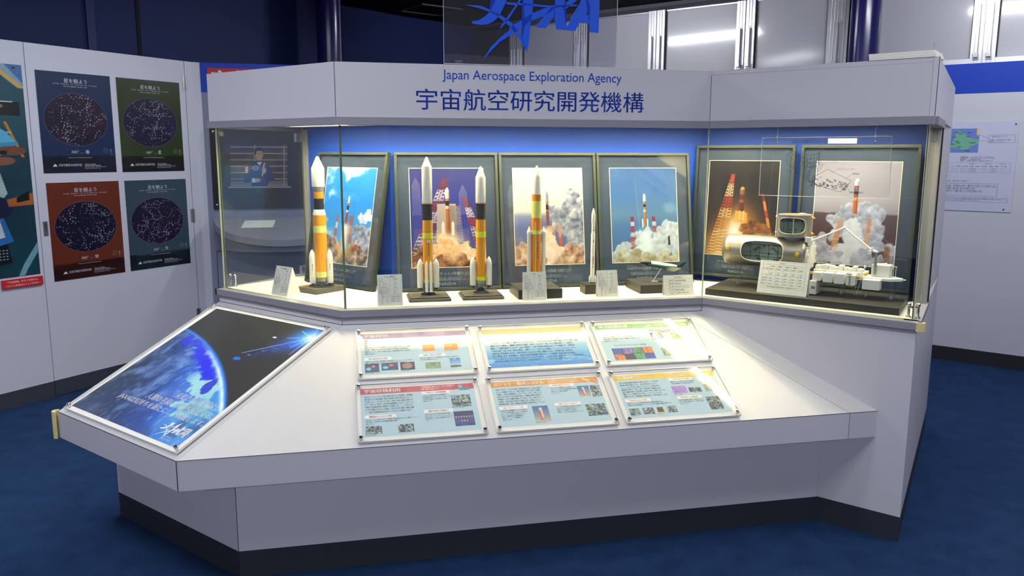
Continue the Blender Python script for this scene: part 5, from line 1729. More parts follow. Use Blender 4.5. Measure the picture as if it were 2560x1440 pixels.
vs, fs = loft(secs, None)
MB().add(vs, fs, 0, True, TP).build('fuselage', 'rwhite', sp)
vs, fs = loft([(.1302, .019, .0145, .007), (.150, .016, .012, .006), (.168, .0105, .008, .005), (.178, .005, .0035, .0025), (.181, .0008, .0005, .0005)], None)
MB().add(vs, fs, 0, True, TP).build('nose', 'rblack', sp)
wv = [(.145, .017), (.06, .028), (.018, .052), (-.012, .056), (-.014, 0), (-.012, -.056), (.018, -.052), (.06, -.028), (.145, -.017)]
m = MB(); n = len(wv)
m.prism([(x_, y_) for x_, y_ in wv][::-1], -.0085, -.0045, T=TP)
m.build('wing', 'darkgreen', sp)
for sy in (-1, 1):
    m = MB()
    vs = [(.012, sy * .052, -.006), (-.013, sy * .055, -.006), (-.030, sy * .068, .020), (-.018, sy * .066, .020)]
    vs2 = [(x_, y_ + sy * .002, z_2) for x_, y_, z_2 in vs]
    m.add(vs + vs2, [(0, 1, 2, 3), (7, 6, 5, 4), (0, 4, 5, 1), (1, 5, 6, 2), (2, 6, 7, 3), (3, 7, 4, 0)], 0, False, TP)
    m.build('winglet', 'darkgreen', sp)
MB().tube((.025, -.004, .066), (-.014, .0, .004), .0022, 8).box(-.018, .010, -.008, .010, 0, .004).build('support', 'white', sp)

# ------------------------------------------------------------------ printed cards
ROWS = [('名　称', '標準型'), ('段　数', '2'), ('全　長(m)', '53'), ('直　径(m)', '4'), ('全備質量(t)', '285'), ('低軌道打上げ能力', '約 10'), ('静止トランスファ\n軌道打上げ能力', '約 4'), ('固体ブースタ', 'ポリブタジエン系'), ('補助ブースタ', '液体酸素・液体水素'), ('第　1　段', '液体酸素・液体水素'), ('第　2　段', '液体酸素・液体水素'), ('第　3　段', '')]
def card(F, x, y, w, h, lean, title, label, rows=ROWS, tent=0.0, rz=0.0, zoff=0.0, wide=None):
    root = thing('label_card', label, 'label card', F @ Matrix.Translation((x, y, zoff)) @ Matrix.Rotation(rz, 4, 'Z'), 'white label cards in the showcase')
    T = Matrix.Rotation(-lean, 4, 'X')
    MB().box(0, w, 0, .0012, 0, h, T=T).build('card_face', 'paper', root)
    foot = max(tent, h * math.sin(lean) + .0045)
    top = T @ Vector((0, .0012, h))
    k = MB()
    k.add([(0, top.y, top.z), (w, top.y, top.z), (w, foot, 0), (0, foot, 0), (0, top.y + .001, top.z), (w, top.y + .001, top.z), (w, foot + .001, 0), (0, foot + .001, 0)],
          [(0, 3, 2, 1), (4, 5, 6, 7), (0, 1, 5, 4), (1, 2, 6, 5), (2, 3, 7, 6), (3, 0, 4, 7)])
    k.build('card_prop', 'paper', root)
    if tent:
        b0, b1 = T @ Vector((0, .0012, 0)), top
        s = MB()
        s.add([(w - .001, b0.y, 0), (w - .001, top.y, top.z), (w - .001, foot, 0), (w, b0.y, 0), (w, top.y, top.z), (w, foot, 0)], [(0, 1, 2), (5, 4, 3), (0, 3, 4, 1), (1, 4, 5, 2), (2, 5, 3, 0)])
        s.build('card_gusset', 'paper', root)
    m = MB()
    pt = lambda u, v: tuple(T @ Vector((u, -.0004, v)))
    def ln(u0, v0, u1, v1, t=.00022):
        if abs(u1 - u0) > abs(v1 - v0):
            m.quad(pt(u0, v0 - t), pt(u1, v0 - t), pt(u1, v0 + t), pt(u0, v0 + t))
        else:
            m.quad(pt(u0 - t, v0), pt(u0 + t, v0), pt(u0 + t, v1), pt(u0 - t, v1))
    mx, x1 = w * .06, w * .94
    yt, yb = h * .965, h * .05
    if wide is None:
        n = len(rows) + 1
        rh = (yt - yb) / n
        for i in range(n + 1):
            ln(mx, yt - i * rh, x1, yt - i * rh)
        ln(mx, yb, mx, yt); ln(x1, yb, x1, yt); ln(w * .50, yb, w * .50, yt - rh)
        ln(mx + w * .09, yb, mx + w * .09, yb + 5 * rh)
        text(m, title, w * .5, yt - rh * .82, pt, h=rh * .62, anchor='c', res=1, bold=.01)
        for i, (a, b) in enumerate(rows):
            v = yt - (i + 2) * rh + rh * .22
            tall = rh * .5 if '\n' not in a else rh * .86
            left = mx + w * (.015 if i < 7 else .105)
            text(m, a, left, v - (rh * .15 if '\n' in a else 0), pt, w=min(w * .38 if i < 7 else w * .29, len(a) * rh * .55), h=tall, res=1)
            if b:
                text(m, b, w * .72, v, pt, w=min(w * .36, len(b) * rh * .55), h=rh * .48, anchor='c', res=1)
    else:
        wide(m, pt, ln, w, h, mx, x1, yt, yb)
    m.build('printed_table', 'ink', root)
    return root

card(FL, .349, .022, .118, .139, .28, 'H-II B（静止衛星）', 'tent card with a printed table, in front of the left wing rocket', tent=.080)
card(FM, .142, .024, .108, .139, .28, 'H-II A（標準型）', 'printed card left of the tallest rocket')
card(FM, .797, .034, .108, .131, .26, 'H-II', 'printed card before the block of the deep orange rocket')
card(FM, 1.157, .060, .100, .126, .28, 'J-I', 'printed card before the small slim rocket')
def hope(m, pt, ln, w, h, mx, x1, yt, yb):
    n = 6
    rh = (yt - yb) / n
    for i in range(n + 1):
        ln(mx, yt - i * rh, x1, yt - i * rh)
    for u in (mx, x1): ln(u, yb, u, yt)
    ln(w * .34, yb, w * .34, yt - rh); ln(mx + w * .10, yb + rh, mx + w * .10, yt - rh)
    text(m, 'HOPE-X', w * .5, yt - rh * .8, pt, h=rh * .55, anchor='c', res=1)
    for i, (a, b) in enumerate((('使用目的', '宇宙往還技術試験機'), ('軌道', '地球低軌道'), ('打上機', 'H-IIAロケットにより打上げ'), ('全長', '有翼無人往還機'), ('主要目的', '大気圏再突入技術の修得'))):
        v = yt - (i + 2) * rh + rh * .25
        text(m, a, mx + w * .12, v, pt, w=w * .14, h=rh * .42, res=1)
        text(m, b, w * .37, v, pt, w=min(w * .5, len(b) * rh * .42), h=rh * .42, res=1)
card(FM, 1.477, .036, .148, .097, .28, '', 'widest low card, before the block of the spaceplane', wide=hope)
def lab_table(m, pt, ln, w, h, mx, x1, yt, yb):
    yb = h * .17
    rows = [yt, yt - .085 * h, yt - .20 * h, yt - .25 * h, yt - .42 * h, yt - .52 * h, yt - .60 * h, yt - .69 * h, yt - .735 * h, yb]
    for v in rows: ln(mx, v, x1, v)
    for u in (mx, x1): ln(u, yb, u, yt)
    cols = [.19, .34, .49, .64, .79]
    for u in cols: ln(w * u, rows[-3], w * u, rows[1])
    text(m, 'きぼう', w * .45, rows[1] + .018 * h, pt, h=h * .05, anchor='c', res=1)
    for k, t in enumerate(('与圧部', '補給部', '船内', '曝露部', 'アーム')):
        text(m, t, w * (cols[k] + .075), rows[2] + h * .04, pt, w=w * .08, h=h * .04, anchor='c', res=1)
    for i, t in enumerate(('形　状', '寸　法', '内径質量', '搭載実験数', '電力')):
        text(m, t, mx + w * .01, rows[i + 3] + h * .012, pt, w=w * .10, h=h * .032, res=1)
        for k in range(5):
            text(m, '11.2m\n4.4m' if i == 1 else '円筒形', w * (cols[k] + .02), rows[i + 3] + h * .012, pt, w=w * .07, h=h * (.09 if i == 1 else .026), res=1)
    text(m, '運用、実験装置は宇宙飛行士が操作し、日本実験棟で行います。', mx + w * .14, rows[-1] + h * .02, pt, w=w * .6, h=h * .03, res=1)
card(FR, .228, .090, .224, .152, .26, '', 'large white card with a table, before the silver laboratory model', wide=lab_table, zoff=.0306)

# ------------------------------------------------------------------ plinth and the station model
o = MB().prism([(-.004, .047), (.843, .055), (.808, .485), (-.036, .485)], 0, .030).build('plinth', 'plinth', None, 0.0015)
o.matrix_world = FR
tag(o, 'wide low black plinth under the space station model', 'plinth')

lab = thing('station_model', 'silver space laboratory model with white equipment platform and folded arm', 'space station model', FR @ Matrix.Translation((0, 0, .0304)))
# horizontal laboratory: cylinder along x with a rounded-rectangle opening towards the viewer
YC, ZC_, R0 = .255, .172, .074
XA, XB = .030, .395
def opening(u, v, cx, cz, hx, hz, p=3.2):
    return (abs((u - cx) / hx) ** p + abs((v - cz) / hz) ** p)
def shell(name, pos, nu, nv, inside, snap, m, parent, flip=False):
    """grid surface with an opening; snap pulls border points onto the outline"""
    idx, vs, fs = {}, [], []
    keep = [[not inside(i + .5, j + .5) for j in range(nv)] for i in range(nu)]
    def vid(i, j):
        if (i, j) not in idx:
            near = [keep[a][b] for a in (i - 1, i) for b in (j - 1, j) if 0 <= a < nu and 0 <= b < nv]
            ii, jj = (snap(i, j) if not all(near) else (i, j))
            idx[(i, j)] = len(vs); vs.append(pos(ii, jj))
        return idx[(i, j)]
    for i in range(nu):
        for j in range(nv):
            if keep[i][j]:
                f = (vid(i, j), vid(i + 1, j), vid(i + 1, j + 1), vid(i, j + 1))
                fs.append(f[::-1] if flip else f)
    return MB().add(vs, fs, 0, True).build(name, m, parent)
NU, NV = 74, 96
def lab_pos(r):
    def f(i, j):
        a = -math.pi / 2 - math.pi + 2 * math.pi * j / NV        # a=0 faces the viewer (-y)
        return (XA + (XB - XA) * i / NU, YC - r * math.cos(a), ZC_ + r * math.sin(a))
    return f
def lab_uv(i, j):
    a = -math.pi / 2 - math.pi + 2 * math.pi * j / NV
    a = (a + math.pi) % (2 * math.pi) - math.pi
    return XA + (XB - XA) * i / NU, a * R0
LCX, LCA, LHX, LHA = .210, .006, .100, .054
def in_lab(i, j):
    u, v = lab_uv(i, j)
    return abs(v) < 1.4 * R0 and opening(u, v, LCX, LCA, LHX, LHA) < 1
def snap_lab(i, j):
    u, v = lab_uv(i, j)
    g = opening(u, v, LCX, LCA, LHX, LHA) ** (1 / 3.2)
    du, dv = (u - LCX) / g - (u - LCX), (v - LCA) / g - (v - LCA)
    return i + du / ((XB - XA) / NU), j + dv / R0 / (2 * math.pi / NV)
hull = shell('laboratory_hull', lab_pos(R0), NU, NV, in_lab, snap_lab, 'silver', lab)
shell('lining', lab_pos(R0 - .004), NU, NV, in_lab, snap_lab, 'mint', hull, True)
def outline(cx, ca, hx, ha, f, n=64):
    pts = []
    for k in range(n + 1):
        t = 2 * math.pi * k / n
        c_, s_ = math.cos(t), math.sin(t)
        pts.append(f(cx + hx * math.copysign(abs(c_) ** (2 / 3.2), c_), ca + ha * math.copysign(abs(s_) ** (2 / 3.2), s_)))
    return pts
cyl = lambda r: (lambda u, v: (u, YC - r * math.cos(v / R0), ZC_ + r * math.sin(v / R0)))
MB().path(outline(LCX, LCA, LHX, LHA, cyl(R0 - .001)), .0022, 8).build('opening_rim', 'bevelw', hull)
for xe, sgn in ((XA, -1), (XB, 1)):
    pf = [(R0, 0), (R0 - .004, .010), (R0 * .80, .018), (R0 * .45, .022)]
    MB().lathe([(r_, xe + sgn * d_) for r_, d_ in (pf if sgn > 0 else pf)], 56, (0, YC, ZC_), axis='x').build('end_cone', 'silver', lab)
# interior: rack wall, floor, two floating figures
MB().box(XA + .02, XB - .02, YC + .020, YC + .024, ZC_ - .060, ZC_ + .055).build('rack_wall', mat('pale_green_racks', '9aa898', .6), hull)
rk = MB()
for k in range(7):
    x_ = XA + .05 + k * .044
    rk.box(x_, x_ + .0015, YC + .018, YC + .020, ZC_ - .055, ZC_ + .05)
for z_2 in (-.030, -.012, .028):
    rk.box(XA + .03, XB - .03, YC + .018, YC + .020, ZC_ + z_2, ZC_ + z_2 + .0015)
rr_ = random.Random(3)
for k in range(22):
    x_ = XA + .06 + rr_.random() * .24; z_2 = ZC_ - .05 + rr_.random() * .085
    rk.box(x_, x_ + .006 + rr_.random() * .010, YC + .017, YC + .020, z_2, z_2 + .003 + rr_.random() * .006)
rk.build('rack_detail', mat('dark_rack_detail', '3c4640', .6), hull)
MB().box(XA + .02, XB - .02, YC - .050, YC + .02, ZC_ - .046, ZC_ - .044).box(XA + .02, XB - .02, YC - .030, YC + .02, ZC_ + .040, ZC_ + .0415).build('cabin_floor', 'mint', hull)
def figure(x_, z_2, flip):
    f = MB(); y_ = YC - .012
    d = -1 if flip else 1
    f.tube((x_, y_, z_2), (x_ + d * .010, y_, z_2 + .010), .0048, 10, r2=.0042)
    f.tube((x_, y_, z_2), (x_ - d * .010, y_, z_2 - .005), .0036, 8, r2=.0028); f.tube((x_ - d * .010, y_, z_2 - .005), (x_ - d * .018, y_, z_2 - .004), .0026, 8, r2=.002)
    f.tube((x_ + d * .009, y_, z_2 + .009), (x_ + d * .019, y_, z_2 + .007), .0024, 8, r2=.0018); f.tube((x_ + d * .019, y_, z_2 + .007), (x_ + d * .024, y_, z_2 + .001), .002, 8, r2=.0015)
    b_ = f.build('cabin_figure', 'figblue', hull)
    MB().ball((x_ + d * .0135, y_, z_2 + .0145), .0036, 10, sc=(1, 1, 1.15)).ball((x_ + d * .025, y_, z_2), .0018, 8).build('figure_head', 'skin', b_)
figure(.165, ZC_ + .012, False); figure(.255, ZC_ + .008, True)
# yellow grapple fittings and stripes on the hull
st = MB()
def hull_patch(u0, u1, v0, v1, r=R0 + .0004):
    for k in range(4):
        a, b = v0 + (v1 - v0) * k / 4, v0 + (v1 - v0) * (k + 1) / 4
        st.quad(cyl(r)(u0, a), cyl(r)(u1, a), cyl(r)(u1, b), cyl(r)(u0, b))
for u0, u1, v in ((.055, .058, .052), (.067, .082, .052), (.088, .102, .052), (.042, .048, -.026), (.053, .070, -.026), (.048, .052, -.050), (.330, .355, -.042)):
    hull_patch(u0, u1, v, v + .0016)
st.build('yellow_stripe', 'yellow', hull)
for u, v in ((.045, .012), (.375, .004)):
    c_ = cyl(R0)(u, v)
    g = MB().lathe([(.0105, 0), (.0095, .004), (0, .006)], 20, (c_[0], c_[1] - .001, c_[2]), axis='y')
    g.v = [(x_, 2 * (c_[1] - .001) - y_ if y_ > c_[1] else y_, z_2) for x_, y_, z_2 in g.v]
    g.build('grapple_fitting', 'yellow', lab)
    MB().box(u - .013, u + .011, c_[1] - .004, c_[1] + .002, c_[2] + .005, c_[2] + .0075).build('grapple_bar', 'rgrey', lab)
# upright logistics module on top
LX, LR, LZ0, LZ1 = .335, .078, .254, .354
NU2, NV2 = 40, 120
def lm_pos(r):
    def f(i, j):
        a = -math.pi + 2 * math.pi * j / NV2
        return (LX + r * math.sin(a), YC - r * math.cos(a), LZ0 + (LZ1 - LZ0) * i / NU2)
    return f
def lm_uv(i, j):
    return (-math.pi + 2 * math.pi * j / NV2) * LR, LZ0 + (LZ1 - LZ0) * i / NU2
AO = -.08 * LR
def in_lm(i, j):
    u, v = lm_uv(i, j)
    return opening(u, v, -AO, .306, .066, .037) < 1
def snap_lm(i, j):
    u, v = lm_uv(i, j)
    g = opening(u, v, -AO, .306, .066, .037) ** (1 / 3.2)
    du, dv = (u + AO) / g - (u + AO), (v - .306) / g - (v - .306)
    return i + dv / ((LZ1 - LZ0) / NU2), j + du / LR / (2 * math.pi / NV2)
lmh = shell('logistics_module', lm_pos(LR), NU2, NV2, in_lm, snap_lm, 'silver', lab, True)
shell('lining', lm_pos(LR - .004), NU2, NV2, in_lm, snap_lm, 'mint', lmh)
lcyl = lambda r: (lambda u, v: (LX + r * math.sin(u / LR), YC - r * math.cos(u / LR), v))
MB().path(outline(-AO, .306, .066, .037, lcyl(LR - .001)), .0018, 8).build('opening_rim', 'bevelw', lmh)
MB().lathe([(0, LZ1), (LR * .7, LZ1), (LR - .002, LZ1 - .001), (LR, LZ1 - .003)], 60, (LX, YC, 0)).build('module_lid', 'silver', lmh)
MB().lathe([(LR, LZ0), (LR - .005, LZ0 - .004), (.045, LZ0 - .009), (.040, LZ0 - .020), (.035, LZ0 - .028)], 60, (LX, YC, 0)).build('docking_ring', 'rgrey', lmh)
MB().box(LX - .060, LX + .060, YC + .028, YC + .031, LZ0 + .012, LZ1 - .012).build('rack_wall', mat('pale_mint_racks', 'b4c6b8', .6), lmh)
d_ = MB()
for x_ in (-.032, -.004, .022, .040):
    d_.box(LX + x_, LX + x_ + .007, YC + .025, YC + .028, .318, .325); d_.box(LX + x_, LX + x_ + .006, YC + .025, YC + .028, .276, .281)
d_.box(LX - .05, LX + .055, YC + .026, YC + .028, .321, .3222); d_.box(LX - .040, LX - .0385, YC + .026, YC + .028, .268, .345)
d_.build('rack_detail', 'joint', lmh)
for sx in (-1, 1):
    MB().box(LX + sx * .034 - .001 - .02, LX + sx * .034 + .001 - .02, YC - LR + .008, YC - LR + .012, LZ0 + .012, LZ1 - .012).build('window_post', 'bevelw', lmh)
for (x_, y_, z_2) in ((LX + LR + .004, YC - .01, .342), (LX + LR + .004, YC - .01, .270), (LX - LR - .003, YC - .01, .342), (LX - LR - .003, YC - .01, .268)):
    m_ = 'yellow' if x_ > LX else 'white'
    MB().ball((x_, y_, z_2), .008 if m_ == 'yellow' else .005, 12, sc=(.7, 1, 1)).tube((x_, y_, z_2), (x_ + (.012 if x_ > LX else -.006), y_, z_2), .0022, 8).build('trunnion', m_, lmh)
MB().ball((LX + .035, YC - .02, LZ1 + .004), .009, 12, sc=(1.6, 1, .7)).ball((LX + .050, YC - .015, LZ1 + .003), .006, 10).build('antenna_cluster', 'rwhite', lmh)
MB().box(LX - .012, LX + .018, YC - .045, YC - .035, LZ1, LZ1 + .003).build('lid_fitting', 'yellow', lmh)
# hatch end with docking gear
hg = MB()
hg.lathe([(.062, XB + .006), (.064, XB + .012), (.064, XB + .024), (.058, XB + .027), (.040, XB + .028)], 40, (0, YC, ZC_ - .004), axis='x')
hatch = hg.build('hatch_ring', 'rwhite', lab)
hd = MB()
for k in range(10):
    a = k / 10 * 2 * math.pi
    y_, z_2 = YC + .058 * math.cos(a), ZC_ + .058 * math.sin(a)
    hd.box(XB + .006, XB + .030, y_ - .007, y_ + .007, z_2 - .006, z_2 + .006)
hd.box(XB + .004, XB + .034, YC - .052, YC - .030, ZC_ + .060, ZC_ + .084)
hd.build('docking_gear', 'rwhite', hatch, 0.002)
# arm
am = MB()
J = [(XB + .026, YC - .045, .236), (.560, YC - .02, .306), (.682, YC - .02, .214)]
am.tube(J[0], J[1], .0046, 12); am.tube(J[1], J[2], .0042, 12)
a_o = am.build('arm_boom', 'rwhite', lab)
aj = MB()
for q in J: aj.ball(q, .0072, 12)
aj.lathe([(.009, -.006), (.009, .008)], 16, (J[0][0], J[0][1], J[0][2] - .012)); aj.tube(J[2], (.704, YC - .02, .206), .006, 12)
aj.ball((.684, YC - .03, .222), .006, 10); aj.box(.668, .680, YC - .03, YC - .01, .196, .212)
aj.build('arm_joint', 'rwhite', a_o)
wp = MB().tube((.700, YC - .02, .108), (.700, YC - .02, .165), .0068, 16).tube((.700, YC - .02, .165), (.700, YC - .02, .205), .0058, 16)
wp.build('arm_wrist', 'rgrey', a_o)
# exposed platform with equipment boxes
pf = MB().box(.440, .660, YC - .030, YC + .060, .078, .112)
plat = pf.build('platform', 'rwhite', lab, 0.002)
eq = random.Random(9)
x_ = .446
while x_ < .63:
    w_ = eq.uniform(.012, .024)
    h_ = eq.uniform(.012, .026)
    MB().box(x_, x_ + w_, YC - .026 + eq.uniform(0, .01), YC + .02, .112, .112 + h_).ball((x_ + w_ / 2, YC - .01, .112 + h_), w_ * .42, 10, sc=(1, 1, .6)).build('equipment', 'rwhite', plat, 0.0015)
    x_ += w_ + eq.uniform(.001, .006)
for (x0, x1, z0, z1, dy) in ((.452, .489, .066, .104, .0), (.498, .538, .062, .106, 0), (.546, .588, .060, .106, 0), (.597, .632, .058, .104, 0), (.444, .474, .004, .066, -.012)):
    MB().box(x0, x1, YC - .085 + dy, YC - .032, z0, z1).build('payload_box', 'white', plat, 0.0018)
MB().box(.614, .6155, YC - .0865, YC - .080, .058, .104).build('box_gap', 'joint', plat)
MB().box(.664, .735, YC - .080, YC - .030, .046, .090).build('battery_box', 'white', plat, 0.002)
MB().box(.455, .470, YC - .099, YC - .097, .030, .042).build('box_label', 'rgrey', plat)
an = MB().tube((.611, YC - .090, .064), (.612, YC - .090, .106), .0013, 8).box(.601, .623, YC - .092, YC - .088, .106, .111)
an.build('instrument_mast', 'rgrey', plat)
for (q, dz) in ((.441, .100), (.641, .096), (.662, .108)):
    g = MB().ball((q, YC - (.062 if dz < .105 else .02), dz), .0115, 16, sc=(1, .35, .8))
    g.v = [(a, b, min(c_, dz + .003)) for a, b, c_ in g.v]
    g.build('grapple_fitting', 'yellow', plat)
MB().tube((.636, YC - .062, .092), (.630, YC - .062, .012), .0012, 8).tube((.652, YC - .03, .09), (.636, YC - .05, .014), .0012, 8).tube((.612, YC - .06, .058), (.634, YC - .055, .014), .0008, 6).build('antenna_leg', 'steel', plat)
MB().tube((.650, YC - .06, .100), (.664, YC - .05, .136), .0022, 8).ball((.665, YC - .05, .142), .006, 10, sc=(.8, .8, 1.3)).build('camera_mast', 'rwhite', plat)
# pallet at the right end with its cargo box
MB().prism([(.655, YC - .045), (.770, YC - .045), (.812, YC - .008), (.812, YC + .008), (.770, YC + .045), (.655, YC + .045)], .084, .097).build('cargo_pallet', 'rwhite', plat, 0.002)
MB().tube((.808, YC, .091), (.824, YC, .091), .0022, 8).build('pallet_tip', 'rwhite', plat)
MB().box(.684, .760, YC - .015, YC + .045, .097, .150).build('cargo_box', 'white', plat, 0.002)
cg = MB()
for x_ in (.766, .773, .780): cg.tube((x_, YC - .02 + (x_ - .766) * 2, .097), (x_, YC - .02 + (x_ - .766) * 2, .146), .0010, 6)
cg.tube((.752, YC - .01, .150), (.786, YC - .0, .146), .0012, 6); cg.tube((.70, YC + .0, .15), (.74, YC + .02, .155), .003, 8)
cg.build('pallet_frame', 'rwhite', plat)
# clear supports
for x_ in (.075, .30, .462, .560, .665, .770):
    zt = .102 if x_ < .4 else .08
    s_ = MB().box(x_ - .012, x_ + .012, YC - .004, YC + .030, .004, zt).lathe([(.012, 0), (.012, .004)], 16, (x_, YC, 0))
    s_.build('clear_support', 'acryl', lab)
    MB().lathe([(.005, .004), (.004, .020)], 12, (x_, YC, 0)).build('support_screw', 'chrome', lab)

# ------------------------------------------------------------------ clear diagram sheet hanging before the right wing's photographs
hb = thing('hanging_diagram', 'clear sheet with a line drawing and captions hung on two threads', 'hanging sign', FR @ Matrix.Translation((0, .13, 0)))
MB().prism([(.202, .474), (.756, .477), (.748, .735), (.204, .733)], -.0015, .0015, T=Matrix(((1, 0, 0, 0), (0, 0, -1, 0), (0, 1, 0, 0), (0, 0, 0, 1)))).build('sheet', 'clearsheet', hb)
ed = MB()
for a, b in (((.202, .474), (.756, .477)), ((.756, .477), (.748, .735)), ((.748, .735), (.204, .733)), ((.204, .733), (.202, .474))):
    ed.tube((a[0], 0, a[1]), (b[0], 0, b[1]), .0011, 6)
ed.build('sheet_edge', 'aedge', hb)
for x_ in (.271, .682):
    MB().tube((x_ + .003, 0, .7775), (x_, -.002, .715), .0005, 6).build('thread', 'white', hb)
    MB().lathe([(.0048, -.003), (.0048, .003), (0, .0045)], 16, (x_, 0, .714), axis='y').ball((x_ + .001, -.003, .738), .0026, 8).build('thread_clip', 'chrome', hb)
w2 = lambda u, v: (u, -.0022, v)
dr = MB()
text(dr, '日本の実験モジュール', .338, .707, w2, w=.150, h=.0165, res=2)
for t, x_, z_2, ww in (('補給部与圧区', .478, .677, .055), ('エアロック', .497, .626, .043), ('マニピュレーター', .540, .594, .074), ('曝露部', .604, .574, .028), ('補給部曝露区', .598, .495, .055), ('与圧部', .322, .580, .025), ('出入口', .312, .655, .012)):
    text(dr, t, x_, z_2, w2, w=ww, h=.0085, res=1)
LW = .0006
def seg(a, b, w_=LW):
    a, b = Vector(a), Vector(b)
    d = (b - a)
    if d.length < 1e-6:
        return
    n_2 = Vector((-d.y, d.x)).normalized() * w_
    dr.quad(w2(*(a + n_2)), w2(*(a - n_2)), w2(*(b - n_2)), w2(*(b + n_2)))
def arc(cx, cz, rx, rz, t0, t1, rot=0.0, n_2=18):
    pts = []
    for k in range(n_2 + 1):
        t = t0 + (t1 - t0) * k / n_2
        x_, z_3 = rx * math.cos(t), rz * math.sin(t)
        pts.append((cx + x_ * math.cos(rot) - z_3 * math.sin(rot), cz + x_ * math.sin(rot) + z_3 * math.cos(rot)))
    for p_, q_ in zip(pts[:-1], pts[1:]): seg(p_, q_)
    return pts
PI = math.pi
# line drawing: slanting cylinder, upright cylinder, platform
for k in range(7):
    cx, cz = .338 + k * .016, .645 - k * .0115
    arc(cx, cz, .016, .038, PI * .5, PI * 1.5, -.25)
arc(.440, .575, .016, .038, 0, 2 * PI, -.25)
for dz in (-.037, -.024, -.008, .008, .024, .037):
    seg((.338 - .012 * math.cos(dz / .037 * 1.3), .645 + dz), (.436 - .012 * math.cos(dz / .037 * 1.3), .575 + dz))
for dz in (0, .018, .036, .054):
    arc(.425, .618 + dz, .037, .014, PI if dz < .05 else 0, 2 * PI)
for k in range(9):
    a = PI + PI * k / 8
    seg((.425 + .037 * math.cos(a), .618 + .014 * math.sin(a)), (.425 + .037 * math.cos(a), .672 + .014 * math.sin(a)))
arc(.455, .612, .021, .024, 0, 2 * PI); arc(.455, .612, .012, .014, 0, 2 * PI)
dia = [(.438, .560), (.500, .596), (.600, .548), (.560, .500), (.520, .508), (.438, .535)]
for p_, q_ in zip(dia, dia[1:] + dia[:1]): seg(p_, q_)
rr_ = random.Random(5)
for k in range(70):
    t, u = rr_.random(), rr_.random()
    x_, z_3 = .445 + t * .150 - u * .02, .572 - t * .035 - u * .045 * (1 - .4 * t)
    s_ = .003 + rr_.random() * .005
    seg((x_, z_3), (x_ + s_, z_3 - s_ * .4), .0009); seg((x_, z_3), (x_ - s_ * .5, z_3 - s_), .0007); seg((x_ + s_, z_3 - s_ * .4), (x_ + s_ * .5, z_3 - s_ * 1.3), .0005)
for (a, b) in (((.476, .680), (.455, .660)), ((.495, .629), (.475, .612)), ((.538, .598), (.515, .580)), ((.602, .577), (.580, .560)), ((.595, .500), (.590, .515)), ((.400, .500), (.430, .520)), ((.335, .578), (.36, .60))):
    seg(a, b, .0004)
dr.build('line_drawing', mat('navy_ink', '081030', .6), hb)
lb = MB().box(.4935, .612, -.003, -.002, .7065, .728)
tp_ = mat('thin_label_paper', 'f4f2ea', .7, .1)
tn_ = tp_.node_tree
tl_ = tn_.nodes.new('ShaderNodeBsdfTranslucent'); tl_.inputs[0].default_value = (.9, .9, .86, 1)
mx_ = tn_.nodes.new('ShaderNodeMixShader'); mx_.inputs[0].default_value = .5
tn_.links.new(tn_.nodes['Principled BSDF'].outputs[0], mx_.inputs[1]); tn_.links.new(tl_.outputs[0], mx_.inputs[2])
tn_.links.new(mx_.outputs[0], tn_.nodes['Material Output'].inputs[0])
lb = MB().quad((.4935, -.0028, .7065), (.612, -.0028, .7065), (.612, -.0028, .728), (.4935, -.0028, .728))
lbl = lb.build('white_label', tp_, hb)
t2 = MB(); text(t2, '「きぼう」', .553, .711, lambda u, v: (u, -.0033, v), w=.066, h=.013, anchor='c', res=1)
t2.build('label_lettering', mat('faded_grey_ink', 'a8aaa6', .7), lbl)

# ================================================================== posters and boards on the partitions
def poster(name, F, s0, s1, z0, z1, pic, label, cat='poster', group=None, off=.0025, mat_=None):
    root = thing(name, label, cat, F @ Matrix.Translation((s0, -off, z0)), group)
    W, H = s1 - s0, z1 - z0
    MB().box(0, W, 0, .001, 0, H).build('backing', 'paper', root)
    sheet('printed_sheet', pic, [(0, -.0004, H), (W, -.0004, H), (W, -.0004, 0), (0, -.0004, 0)], mat_ or P_GLOSS, root)
    return root, W, H

def star_text(root, W, H, season_en, season_jp):
    m = MB()
    w1 = lambda u, v: (u, -.0009, v)
    text(m, '星を観よう', W * .515, H * .898, w1, w=W * .31, h=H * .044, anchor='c', bold=.015)
    text(m, 'STAR CHART OF %s IN YOICHI' % season_en, W * .51, H * .878, w1, w=W * .59, h=H * .0125, anchor='c', res=1, spacing=1.3)
    text(m, '北緯43°余市 星座観察図（春の星座・余市町）'.replace('春', season_jp), W * .51, H * .857, w1, w=W * .32, h=H * .011, anchor='c', res=1)
    text(m, 'N43°', W * .385, H * .195, w1, w=W * .10, h=H * .032, shear=.3, res=1)
    text(m, season_jp, W * .575, H * .192, w1, w=W * .055, h=H * .040, res=2)
    text(m, 'Hokusei Gakuen Yoichi', W * .50, H * .197, w1, w=W * .055, h=H * .005, res=1)
    text(m, 'Hokusei Yoichi 2014 Entertainment', W * .5, H * .148, w1, w=W * .32, h=H * .010, anchor='c', res=1)
    text(m, '北星学園余市高等学校', W * .20, H * .065, w1, w=W * .31, h=H * .026, res=1, bold=.02)
    text(m, '学校法人北星学園\n北海道余市郡余市町黒川町\nTEL 0135-23-2165  FAX 0135-22-6097\nhttp://www.hokusei-y-h.ed.jp', W * .55, H * .036, w1, w=W * .30, h=H * .055, res=1)
    tri = [(.12, .064), (.185, .064), (.165, .086), (.15, .090)]
    m.add([w1(W * a, H * b) for a, b in tri], [(0, 1, 2, 3)])
    m.build('lettering', mat('pale_poster_ink', 'c9cad6', .6), root)
